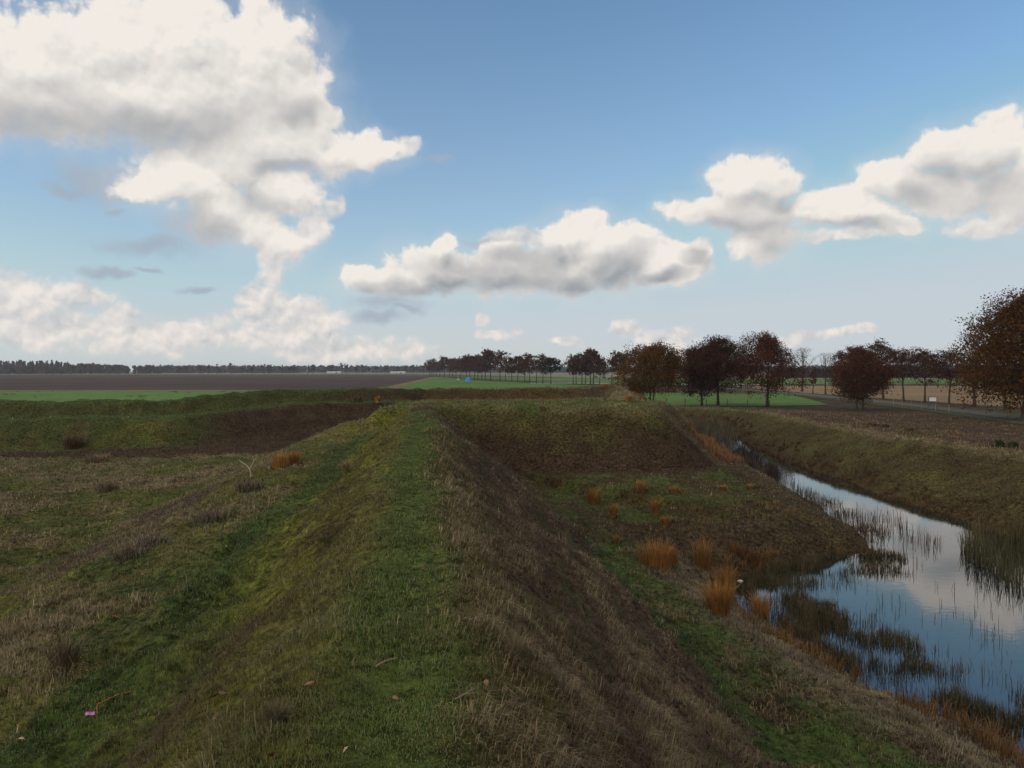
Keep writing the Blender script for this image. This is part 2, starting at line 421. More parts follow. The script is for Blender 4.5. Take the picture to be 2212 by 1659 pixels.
    w[3] += spz * 1.4 * np.clip(0.8 + nB, 0, 2); w[1] += spz * np.clip(0.4 - nB, 0, 1)
    # --- flank of the bastion ahead
    pz = (water_in & (plat <= 4.4) & (far > 2)).astype(float)
    top = pz * (1 - sstep(plat, -0.4, 0.9))
    w[0] += top * 1.0; w[1] += top * 0.5; w[3] += top * np.clip(0.3 + 0.9 * nB, 0, 1)
    sl = pz * sstep(plat, 0.0, 0.9)
    lft = (x < -4.5)
    w[1] += sl * lft * 1.3; w[5] += sl * lft * 0.5
    sl = sl * (~lft)
    k = plat + 0.5 * nA
    w[2] += sl * (1 - sstep(k, 0.8, 2.1)) * 0.9; w[0] += sl * np.clip(0.15 - nB, 0, 1) * (1 - sstep(k, 1.2, 2.4)) * 0.6
    w[5] += sl * (1.0 + 0.5 * nB); w[4] += sl * sstep(k, 1.4, 2.6) * (0.9 + 0.5 * nB) * 0.5
    # --- right face and its berm
    fz = (water_in & (y > 36) & (face < 4.6) & (plat > 0)).astype(float)
    w[3] += fz * 0.8; w[0] += fz * 0.45 * (0.5 + nB) + fz * np.exp(-(face / 0.35) ** 2) * 0.8
    pb = (water_in & (y > 21) & (plat > 3.8) & (P['own'] > 4) & (face > 3.4)).astype(float)
    w[2] += pb * (0.85 + 0.5 * nA); w[5] += pb * (0.45 + 0.6 * nB) ; w[0] += pb * np.clip(0.1 - nB, 0, 1) * 0.5
    w[8] += pb * np.exp(-((isl - 2.3) / 0.7) ** 2) * np.clip(0.5 + 0.9 * nB, 0, 2) * sstep(x, 10, 12)
    w[5] += pb * (1 - sstep(isl, 1.5, 4.5)) * 2.6; w[4] += pb * (1 - sstep(isl, 1.5, 4.0)) * 0.8
    w[7] += pb * (y > 40) * 1.6
    # --- far rampart
    fr = (water_in & (far > -6) & (far < 8.2) & (plat > 3) & (P['face'] < 0.3)).astype(float)
    xl = sstep(x + 1.5 * nA, -23, -16)
    w[0] += fr * np.exp(-((far - 0.1) / 0.9) ** 2) * 1.2
    up = fr * sstep(far, 0.6, 1.2) * (1 - sstep(far, 2.4, 2.9))
    w[5] += up * (0.6 + 1.3 * sstep(x, -17, -8)); w[0] += up * 0.6 * (1 - sstep(x, -17, -8)); w[2] += up * 0.35
    w[0] += fr * np.exp(-((far - 3.4) / 0.8) ** 2) * 1.1; w[3] += fr * np.exp(-((far - 3.2) / 0.5) ** 2) * np.clip(nB, 0, 1)
    lo = fr * sstep(far, 3.8, 4.6)
    w[5] += lo * xl * 1.6; w[4] += lo * xl * 0.5; w[1] += lo * (1 - xl) * (0.35 + nA).clip(0, 2); w[2] += lo * (1 - xl) * 0.7; w[0] += lo * (1 - xl) * 0.3; w[5] += lo * (1 - xl) * np.clip(.2 + nB, 0, 1) * .6; w[6] += lo * (1 - xl) * np.clip(0.3 - nB, 0, 1)
    # --- outer bank of the ditch, and the heath beyond it
    ob = (out > 0).astype(float) * sstep(x, -2, 8)
    topd = np.interp(y, [20, 36, 50, 62], [5.6, 5.4, 3.8, 3.0])
    q = out / topd
    bank2 = ob * (q < 1.05)
    w[2] += bank2 * (0.8 + 0.5 * nA); w[5] += bank2 * np.clip(0.8 + 0.9 * nB, 0, 2); w[7] += bank2 * (1 - sstep(q, 0.02, 0.2)) * 0.5; w[5] += bank2 * (1 - sstep(q, 0.05, 0.35)) * 0.7; w[0] += bank2 * np.clip(-.1 - nB + .4 * nA, 0, 1) * .5
    w[3] += ob * np.exp(-((q - 1.05 + 0.08 * nB) / 0.13) ** 2) * (4.5 + 2 * nB)
    hz = ob * (q > 1.0)
    stre = fbm(x * 0.25, y * 1.0, 1.6, 4, 57)
    w[4] += hz * (0.7 + 0.8 * nA); w[5] += hz * 0.4; w[2] += hz * np.clip(.45 - nA + .5 * nB, 0, 1.2) * 0.6; w[3] += hz * np.clip(-0.02 + 1.3 * stre, 0, 1.4) * 0.8; w[7] += hz * np.clip(0.1 + stre, 0, 1) * 0.35
    # --- everything else: rough meadow round the fort
    rest = (out > 0).astype(float) * (1 - sstep(x, -2, 8))
    w[0] += rest * 0.9; w[2] += rest * 0.6; w[3] += rest * np.clip(0.1 + nA, 0, 1) * 0.6
    w = np.clip(w, 0, None)
    w[5] += 1e-4
    return w / w.sum(0)

def cover_color(w, sharp=1.6):
    ws = w ** sharp
    ws = ws / ws.sum(0)
    return np.einsum('kn,kc->nc', ws, KCOL)

# ------------------------------------------------------------------ mesh helpers
def mesh_from(name, verts, faces_flat, loop_tot, mat=None, smooth=False, colors=None):
    me = bpy.data.meshes.new(name)
    verts = np.asarray(verts, np.float32)
    me.vertices.add(len(verts)); me.vertices.foreach_set('co', verts.ravel())
    faces_flat = np.asarray(faces_flat, np.int32); loop_tot = np.asarray(loop_tot, np.int32)
    me.loops.add(len(faces_flat)); me.loops.foreach_set('vertex_index', faces_flat)
    me.polygons.add(len(loop_tot))
    st = np.zeros(len(loop_tot), np.int32); st[1:] = np.cumsum(loop_tot)[:-1]
    me.polygons.foreach_set('loop_start', st)
    if smooth:
        me.polygons.foreach_set('use_smooth', np.ones(len(loop_tot), bool))
    if colors is not None:
        at = me.color_attributes.new('tint', 'FLOAT_COLOR', 'POINT')
        c = np.ones((len(verts), 4), np.float32); c[:, :3] = colors
        at.data.foreach_set('color', c.ravel())
    me.update(calc_edges=True)
    if mat:
        me.materials.append(mat)
    return me

def put(name, me, parent=None, **props):
    o = bpy.data.objects.new(name, me)
    COL.objects.link(o)
    if parent is not None:
        o.parent = parent
    for k, v in props.items():
        if v is not None:
            o[k] = v
    return o

def material(name):
    m = bpy.data.materials.new(name)
    m.use_nodes = True
    return m, NT(m.node_tree)

def finish(nt, color, rough=0.9, spec=0.2, bump=None, strength=0.3, dist=0.05, **kw):
    b = nt.n('ShaderNodeBsdfPrincipled')
    nt.put(b.inputs['Base Color'], color if isinstance(color, bpy.types.NodeSocket) else tuple(color) + (1.0,))
    nt.put(b.inputs['Roughness'], rough)
    b.inputs['Specular IOR Level'].default_value = spec
    for k, v in kw.items():
        nt.put(b.inputs[k], v)
    if bump is not None:
        bn = nt.n('ShaderNodeBump')
        bn.inputs['Strength'].default_value = strength
        bn.inputs['Distance'].default_value = dist
        nt.link(bump, bn.inputs['Height'])
        nt.link(bn.outputs[0], b.inputs['Normal'])
    o = nt.n('ShaderNodeOutputMaterial')
    nt.link(b.outputs[0], o.inputs[0])
    return b

def flat_mat(name, color, rough=0.7, spec=0.3, var=0.25, scale=3.0):
    m, nt = material(name)
    pos = nt.n('ShaderNodeTexCoord').outputs['Object']
    f = nt.noise(pos, scale, 5, 0.6)
    c = nt.mix(f, tuple(v * (1 - var) for v in color), tuple(min(1, v * (1 + var)) for v in color))
    finish(nt, c, rough, spec, f, 0.15, 0.01)
    return m

# ------------------------------------------------------------------ ground: one sheet from the crest underfoot to the horizon
def ground_material():
    m, nt = material('turf_and_soil')
    at = nt.n('ShaderNodeAttribute', attribute_name='tint')
    pos = nt.n('ShaderNodeNewGeometry').outputs['Position']
    f1 = nt.noise(pos, 9.0, 6, 0.65)
    f2 = nt.noise(pos, 1.1, 5, 0.6)
    f3 = nt.noise(pos, 0.09, 4, 0.6)
    c = nt.mix(nt.ramp(f1, 0.35, 0.66), (0.30, 0.29, 0.27), (1.40, 1.36, 1.28))
    c2 = nt.mix(nt.ramp(f2, 0.3, 0.7), (0.75, 0.72, 0.72), (1.2, 1.22, 1.15))
    c3 = nt.mix(nt.ramp(f3, 0.3, 0.7), (0.85, 0.85, 0.85), (1.15, 1.15, 1.15))
    col = nt.mix(1.0, at.outputs['Color'], c, 'MULTIPLY')
    col = nt.mix(1.0, col, c2, 'MULTIPLY')
    col = nt.mix(1.0, col, c3, 'MULTIPLY')
    finish(nt, col, 0.95, 0.05, f1, 0.6, 0.06)
    return m

rings = [0.35]
while rings[-1] < 150: rings.append(rings[-1] * (1.0065 if rings[-1] > 2 else 1.05))
while rings[-1] < 4000: rings.append(rings[-1] * 1.05)
rings = np.array(rings)
fa = np.radians(np.arange(-50, 50.01, 0.15))
ba = np.radians(np.arange(52, 308.1, 2.0))
angs = np.concatenate([fa, ba])
RR, AA = np.meshgrid(rings, angs, indexing='ij')
gx, gy = (RR * np.sin(AA)).ravel(), (RR * np.cos(AA)).ravel()
PG = plan(gx, gy)
gz = height(gx, gy, PG)
gz = np.where(RR.ravel() > 500, 0.0, gz)
WG = cover(gx, gy, PG)
gc = cover_color(WG) * 0.8
nr, na = len(rings), len(angs)
ii, jj = np.meshgrid(np.arange(nr - 1), np.arange(na), indexing='ij')
jn = (jj + 1) % na
quads = np.stack([ii * na + jj, ii * na + jn, (ii + 1) * na + jn, (ii + 1) * na + jj], -1).reshape(-1, 4)
verts = np.stack([gx, gy, gz], 1)
nv = len(verts)
verts = np.concatenate([verts, [[0, 0, ground(0.01, 0.01)]]])
gc = np.concatenate([gc, gc[:1]])
fan = np.stack([np.full(na, nv), (np.arange(na) + 1) % na, np.arange(na)], 1)
flat = np.concatenate([quads[:, ::-1].ravel(), fan.ravel()])
tot = np.concatenate([np.full(len(quads), 4), np.full(na, 3)])
M_GROUND = ground_material()
put('ground', mesh_from('ground', verts, flat, tot, M_GROUND, True, gc), kind='structure')

# ------------------------------------------------------------------ water of the ditch
def water_material():
    m, nt = material('ditch_water')
    pos = nt.n('ShaderNodeNewGeometry').outputs['Position']
    st = nt.vm('MULTIPLY', pos, (1.0, 1.6, 1.0))
    f = nt.m('ADD', nt.m('MULTIPLY', nt.noise(st, 5.0, 3, 0.55), 1.0), nt.m('MULTIPLY', nt.noise(st, 0.8, 3, 0.5), 2.0))
    finish(nt, (0.010, 0.014, 0.013), 0.012, 0.5, f, 0.08, 0.010, IOR=1.75)
    return m
M_WATER = water_material()
wp = [(4, -46), (18, -46), (18, 36), (18.6, 50), (20, 62), (22, 72), (23.4, 80), (21, 86), (12, 92.5), (-2, 90), (-2, 80), (12, 76), (13.5, 60), (12, 45), (10, 33), (7.5, 26), (4.6, 23), (4.3, 15), (5, 9), (6, 0)]
put('water', mesh_from('water', [(a, b, WATER_Z) for a, b in wp], list(range(len(wp))), [len(wp)], M_WATER), kind='structure')
# ------------------------------------------------------------------ blades, tufts, reeds
rng = np.random.default_rng(7)

def blade_mesh(name, base, hgt, wid, lean, azim, cols, tipcols, mat, droop=0.35):
    """one mesh of many grass blades: each a tapering three-row strip that bends over"""
    n = len(base)
    dx, dy = np.cos(azim), np.sin(azim)
    ph = azim + rng.uniform(0.9, 2.2, n)
    sx, sy = np.cos(ph) * wid * 0.5, np.sin(ph) * wid * 0.5
    V = np.zeros((n, 5, 3), np.float32)
    h = hgt
    mid = np.stack([base[:, 0] + dx * lean * h * 0.35, base[:, 1] + dy * lean * h * 0.35, base[:, 2] + h * 0.6 * np.sqrt(np.clip(1 - (lean * .5) ** 2, .2, 1))], 1)
    tip = np.stack([base[:, 0] + dx * lean * h, base[:, 1] + dy * lean * h, base[:, 2] + h * np.sqrt(np.clip(1 - lean ** 2, .04, 1)) * (1 - droop * lean)], 1)
    V[:, 0] = base; V[:, 1] = base; V[:, 2] = mid; V[:, 3] = mid; V[:, 4] = tip
    V[:, 0, 0] -= sx; V[:, 0, 1] -= sy; V[:, 1, 0] += sx; V[:, 1, 1] += sy
    V[:, 2, 0] -= sx * .8; V[:, 2, 1] -= sy * .8; V[:, 3, 0] += sx * .8; V[:, 3, 1] += sy * .8
    V[:, 0, 2] -= 0.02; V[:, 1, 2] -= 0.02
    o = (np.arange(n) * 5)[:, None]
    F = np.concatenate([o + np.array([[0, 1, 3, 2]]), o + np.array([[2, 3, 4]])], 1).ravel()
    T = np.tile([4, 3], n)
    C = np.zeros((n, 5, 3), np.float32)
    C[:, :2] = cols[:, None]; C[:, 2:4] = (cols * .6 + tipcols * .4)[:, None]; C[:, 4] = tipcols
    return mesh_from(name, V.reshape(-1, 3), F, T, mat, False, C.reshape(-1, 3))

def plant_material(name, rough=0.75):
    m, nt = material(name)
    at = nt.n('ShaderNodeAttribute', attribute_name='tint')
    pos = nt.n('ShaderNodeNewGeometry').outputs['Position']
    f = nt.noise(pos, 1.7, 3, 0.6)
    c = nt.mix(1.0, at.outputs['Color'], nt.mix(nt.ramp(f, 0.3, 0.7), (0.78, 0.78, 0.76), (1.22, 1.2, 1.15)), 'MULTIPLY')
    finish(nt, c, rough, 0.12)
    return m
M_GRASS, M_DRY, M_HEATHER, M_REED = (plant_material(n) for n in ('green_blade', 'dry_blade', 'heather_twig', 'reed_stem'))

def scatter(n, r0, r1, half):
    r = np.exp(rng.uniform(math.log(r0), math.log(r1), n))
    a = rng.uniform(-half, half, n)
    return r * np.sin(a), r * np.cos(a), r

def downhill(x, y):
    e = 0.25
    z0 = height(x, y, rough=False)
    return z0 - height(x + e, y, rough=False), z0 - height(x, y + e, rough=False)

KH = np.array([.032, .022, .040, .080, .058, .044, .042, .12, .058])
# turf
NT_ = 900000
bx, by, br = scatter(NT_, 2.3, 95.0, R(43))
P_ = plan(bx, by)
ok = (P_['isl'] < -0.1) | (P_['out'] > 0.1)
bx, by, br = bx[ok], by[ok], br[ok]
P_ = {k: v[ok] for k, v in P_.items()}
bz = height(bx, by, P_)
w_ = cover(bx, by, P_)
cw = np.cumsum(w_, 0)
kind = (rng.random(len(bx))[None] > cw).sum(0).clip(0, 8)
gdx, gdy = downhill(bx, by)
az_ = np.arctan2(gdy * 5 + rng.normal(0, .5, len(bx)), gdx * 5 + rng.normal(0, .5, len(bx)))
patch = np.clip(1 + 0.9 * fbm(bx, by, 0.9, 3, 71), 0.35, 1.9)
hg = KH[kind] * rng.uniform(0.5, 1.5, len(bx)) * patch * (1 + br * 0.006)
wd = (0.0011 + 0.00055 * br) * rng.uniform(0.7, 1.4, len(bx))
ln = np.clip(rng.normal(0.72, 0.22, len(bx)), 0.05, 0.97)
cl = KCOL[kind] * rng.uniform(0.65, 1.5, (len(bx), 1)) * rng.uniform(0.88, 1.12, (len(bx), 3)) * 1.15
dryness = (rng.random(len(bx)) < 0.07)[:, None]
cl = np.where(dryness, C_TAN * rng.uniform(.5, 1.1, (len(bx), 1)), cl)
tp = cl * 0.88 + C_TAN * 0.10
Bz = np.stack([bx, by, bz], 1)
for nm, sel, mt, lab in (('grass', np.isin(kind, (0, 1, 2, 6)), M_GRASS, 'short green and mossy grass covering the earth ramparts'),
                         ('dry_grass', np.isin(kind, (3, 7, 8)), M_DRY, 'bleached dry grass stalks scattered over the rampart slopes'),
                         ('heather', np.isin(kind, (4, 5)), M_HEATHER, 'low dark brown heather on the steep slopes')):
    put(nm, blade_mesh(nm, Bz[sel], hg[sel], wd[sel], ln[sel], az_[sel], cl[sel], tp[sel], mt), kind='stuff', label=lab, category='ground cover')

def tufts(cx, cy, cz, count, hgt, spread, col, var=0.3, width=None, leanmax=0.75, tipcol=None, tipmix=0.3):
    """blades fanned out round many tuft centres; returns arrays for blade_mesh"""
    n = len(cx)
    idx = np.repeat(np.arange(n), count)
    m = len(idx)
    rr, aa = np.sqrt(rng.random(m)) , rng.uniform(0, 2 * math.pi, m)
    sp = np.broadcast_to(spread, (n,))[idx]
    x, y = cx[idx] + rr * sp * np.cos(aa), cy[idx] + rr * sp * np.sin(aa)
    z = np.broadcast_to(cz, (n,))[idx]
    h = np.broadcast_to(hgt, (n,))[idx] * rng.uniform(0.45, 1.15, m)
    lean = np.clip(rr * leanmax * rng.uniform(.5, 1.3, m) + rng.normal(0.05, .08, m), .02, .96)
    az2 = aa + rng.normal(0, .45, m)
    d = np.hypot(x, y)
    wd = ((0.0011 + 0.00055 * d) if width is None else np.full(m, width)) * rng.uniform(.7, 1.3, m)
    c = (col[idx] if np.ndim(col) == 2 else np.asarray(col)[None]) * rng.uniform(1 - var, 1 + var, (m, 1)) * rng.uniform(.92, 1.08, (m, 3))
    t = c if tipcol is None else c * (1 - tipmix) + np.asarray(tipcol)[None] * tipmix
    return np.stack([x, y, z], 1), h, wd, lean, az2, c, t

# tufts of bleached grass that stand out of the turf
tx, ty, tr = scatter(60000, 2.6, 80.0, R(42))
P_ = plan(tx, ty)
w_ = cover(tx, ty, P_)
keep = (rng.random(len(tx)) < (w_[3] * 0.85 + w_[8] * 0.6 + w_[7] * 0.5) ** 1.6 * 0.75) & ((P_['isl'] < -0.3) | (P_['out'] > 0.2))
tx, ty = tx[keep], ty[keep]
P_ = {k: v[keep] for k, v in P_.items()}
tz = height(tx, ty, P_)
tcol = np.where((rng.random(len(tx)) < w_[7][keep] * 1.5)[:, None], C_RUST * 1.2, C_TAN * rng.uniform(.55, 1.15, (len(tx), 1)))
A = tufts(tx, ty, tz, 24, rng.uniform(.05, .16, len(tx)) * np.clip(1 + .9 * fbm(tx, ty, 1.7, 3, 81), .35, 1.9), rng.uniform(.05, .16, len(tx)), tcol, leanmax=1.15)
put('bleached_grass', blade_mesh('bleached_grass', *A[:5], A[5], A[6], M_DRY), kind='stuff', label='pale bleached grass tufts standing out of the turf', category='ground cover')

# ------------------------------------------------------------------ finding the place in the world that a sight line of the photograph meets
def hit(u, v, zmin=None):
    dx, dz = (u - CU) / FPX, (HV - v) / FPX
    t = np.concatenate([np.arange(2, 40, 0.02), np.arange(40, 300, 0.2)])
    z = EYE + dz * t
    g = height(dx * t, t)
    if zmin is not None:
        g = np.maximum(g, zmin)
    b = np.nonzero(z <= g)[0]
    k = b[0] if len(b) else len(t) - 1
    return float(dx * t[k]), float(t[k]), float(g[k])

def flat_at(u, v, z=0.0):
    Y = (EYE - z) * FPX / (v - HV)
    return (u - CU) / FPX * Y, Y

# ------------------------------------------------------------------ reeds standing in the ditch
def in_poly(x, y, pts): return poly_sd(x, y, pts) < 0
def reed_bed(lab, region, n, dens, h, cols, lean=0.32):
    xs, ys = zip(*region)
    x, y = rng.uniform(min(xs), max(xs), n), rng.uniform(min(ys), max(ys), n)
    pi, po = poly_sd(x, y, ISLAND), poly_sd(x, y, OUTER)
    cl_ = 0.32 + 1.6 * fbm(x, y, 1.1, 3, 91) + 0.35 * fbm(x, y, 0.35, 2, 92)
    k = in_poly(x, y, region) & (pi > -0.15) & (po < 0.25) & (rng.random(n) < dens(x, y, pi, po) * np.clip(cl_, 0, 1.4))
    x, y = x[k], y[k]
    m = len(x)
    ci = np.asarray(cols)[rng.integers(0, len(cols), m)] * rng.uniform(.6, 1.3, (m, 1))
    b = np.stack([x, y, np.full(m, WATER_Z - 0.02)], 1)
    hh = h * rng.uniform(.3, 1.2, m) * np.clip(1 + .5 * fbm(x, y, 1.3, 2, 97), .5, 1.5)
    me = blade_mesh('reeds', b, hh, (0.0025 + 0.00042 * np.hypot(x, y)) * rng.uniform(.7, 1.3, m), np.clip(np.abs(rng.normal(0, lean, m)), .01, .9), rng.uniform(0, 6.28, m), ci, ci * .8 + C_TAN * .15, M_REED)
    put('reeds', me, kind='stuff', label=lab, category='reeds', group='reed beds in the ditch')
RG, RB, RO = (.048, .048, .022), (.078, .046, .030), (.066, .054, .028)
reed_bed('green brown reeds in the shallows along the near bank of the ditch', [(5, 7), (12, 7), (12, 23.3), (7.5, 24), (5, 21)], 210000,
         lambda x, y, i, o: np.clip(0.85 - sstep(i, 1.2, 2.8) * 0.84, 0, 1) * (1 - 0.75 * sstep(y, 17.5, 20.5) * sstep(i, .5, 1.2)) * (0.25 + 0.75 * sstep(i, -0.1, 0.3)), 0.30, (RG, RB, RO, RG))
reed_bed('reddish brown reeds strung along the far side of the low promontory', [(11.5, 25), (16.8, 25), (19, 56), (15, 56)], 52000,
         lambda x, y, i, o: np.clip(1.0 - sstep(i, 0.5, 1.7), 0, 1) * (0.75 - 0.6 * sstep(y, 32, 42)), 0.36, (RB, RO, RB))
reed_bed('thin patch of reddish reeds out in open water off the promontory tip', [(12.2, 23.4), (13.9, 24.3), (14.8, 28.5), (14.0, 31), (12.2, 27)], 2000,
         lambda x, y, i, o: np.full(x.shape, .6), 0.5, (RB, RB, RO))
reed_bed('olive green reed stand against the far bank at the water\'s wide end', [(12.9, 20.2), (13.9, 23.6), (15.2, 25.6), (17.6, 26), (17.6, 15), (13.6, 17.5)], 14000,
         lambda x, y, i, o: np.full(x.shape, .95), 0.85, ((.058, .056, .024), (.05, .045, .022), RG), 0.3)
reed_bed('grey reeds filling the ditch at its far bend', [(15, 60), (21, 60), (24, 82), (14, 88), (14, 80)], 16000,
         lambda x, y, i, o: np.full(x.shape, .9), 0.8, ((.085, .072, .046), (.07, .06, .04)), 0.25)

# rust-coloured moor grass along the waterline
def fringe(lab, n, box, test, h, col, cnt=18):
    x, y = rng.uniform(box[0], box[1], n), rng.uniform(box[2], box[3], n)
    pi, po = poly_sd(x, y, ISLAND), poly_sd(x, y, OUTER)
    k = test(x, y, pi, po) & (rng.random(n) < np.clip(.55 + 1.0 * fbm(x, y, 2.0, 3, 95), 0, 1))
    x, y = x[k], y[k]
    z = np.maximum(height(x, y), WATER_Z - 0.05)
    c = np.asarray(col) * rng.uniform(.6, 1.25, (len(x), 1))
    a = tufts(x, y, z, cnt, h * rng.uniform(.6, 1.2, len(x)), .14, c, leanmax=.5)
    put('moor_grass', blade_mesh('moor_grass', *a[:5], a[5], a[6], M_DRY), kind='stuff', label=lab, category='ground cover', group='moor grass fringes')
ORG = (.250, .105, .024)
fringe('rusty moor grass edging the near waterline', 2600, (4.5, 10, 7, 23.5), lambda x, y, i, o: (i > -0.95) & (i < 0.25) & (y < 22.5), .32, (.125, .066, .024))
fringe('loose ochre moor grass scattered along the berm above the inlet', 900, (2, 9, 8, 30), lambda x, y, i, o: (i < -0.8) & (i > -3.2) & (x > 2.2 - .12 * y + 4.6), .22, (.135, .085, .034), 14)
fringe('orange moor grass strip below the bastion face', 5200, (10, 18, 38, 84), lambda x, y, i, o: (i > -4.0) & (i < -1.3), .5, (.20, .115, .058), 22)
fringe('brown tangled grass along the foot of the far bank', 3600, (14, 25, 16, 88), lambda x, y, i, o: (o > -0.5) & (o < 1.3), .26, (.070, .038, .018), 16)
# ------------------------------------------------------------------ trees: tapered trunk with limbs, crown of many small leaf faces
def tube(path, radii, sides=6):
    path = np.asarray(path, float); n = len(path)
    V, F = [], []
    for i in range(n):
        d = path[min(i + 1, n - 1)] - path[max(i - 1, 0)]
        d /= (np.linalg.norm(d) + 1e-9)
        a = np.cross(d, (0, 0, 1.0) if abs(d[2]) < .95 else (1.0, 0, 0)); a /= np.linalg.norm(a)
        b = np.cross(d, a)
        t = np.arange(sides) * 2 * math.pi / sides
        V.append(path[i] + radii[i] * (np.cos(t)[:, None] * a + np.sin(t)[:, None] * b))
    for i in range(n - 1):
        for k in range(sides):
            k2 = (k + 1) % sides
            F.append((i * sides + k, i * sides + k2, (i + 1) * sides + k2, (i + 1) * sides + k))
    return np.concatenate(V), F

class Soup:
    def __init__(self): self.V, self.F, self.T, self.n = [], [], [], 0
    def add(self, V, F):
        for f in F:
            self.F.extend(i + self.n for i in f); self.T.append(len(f))
        self.V.append(np.asarray(V, float)); self.n += len(V)
    def mesh(self, name, mat, smooth=True):
        return mesh_from(name, np.concatenate(self.V), self.F, self.T, mat, smooth)

def leaf_faces(name, P, size, cols, mat, rs):
    n = len(P)
    a = rs.normal(size=(n, 3)); a /= np.linalg.norm(a, axis=1)[:, None]
    b = np.cross(a, rs.normal(size=(n, 3))); b /= np.linalg.norm(b, axis=1)[:, None]
    nn = np.cross(a, b)
    s = size * rs.uniform(.55, 1.4, (n, 1))
    k = rs.uniform(.45, .9, (n, 1))
    V = np.stack([P - a * s * .5, P + b * s * .5 * k + nn * s * .12, P + a * s * .5, P - b * s * .5 * k - nn * s * .1], 1).reshape(-1, 3)
    return mesh_from(name, V, np.arange(4 * n), np.full(n, 4), mat, False, np.repeat(cols, 4, 0))

def leaf_material(name):
    m, nt = material(name)
    at = nt.n('ShaderNodeAttribute', attribute_name='tint')
    d = nt.n('ShaderNodeBsdfDiffuse'); nt.link(at.outputs['Color'], d.inputs[0])
    t = nt.n('ShaderNodeBsdfTranslucent'); nt.link(at.outputs['Color'], t.inputs[0])
    mx = nt.n('ShaderNodeMixShader'); mx.inputs[0].default_value = 0.25
    nt.link(d.outputs[0], mx.inputs[1]); nt.link(t.outputs[0], mx.inputs[2])
    o = nt.n('ShaderNodeOutputMaterial'); nt.link(mx.outputs[0], o.inputs[0])
    return m
M_LEAF = leaf_material('autumn_leaf')
M_BARK = flat_mat('oak_bark', (.045, .036, .028), .95, .1, .4, 6)

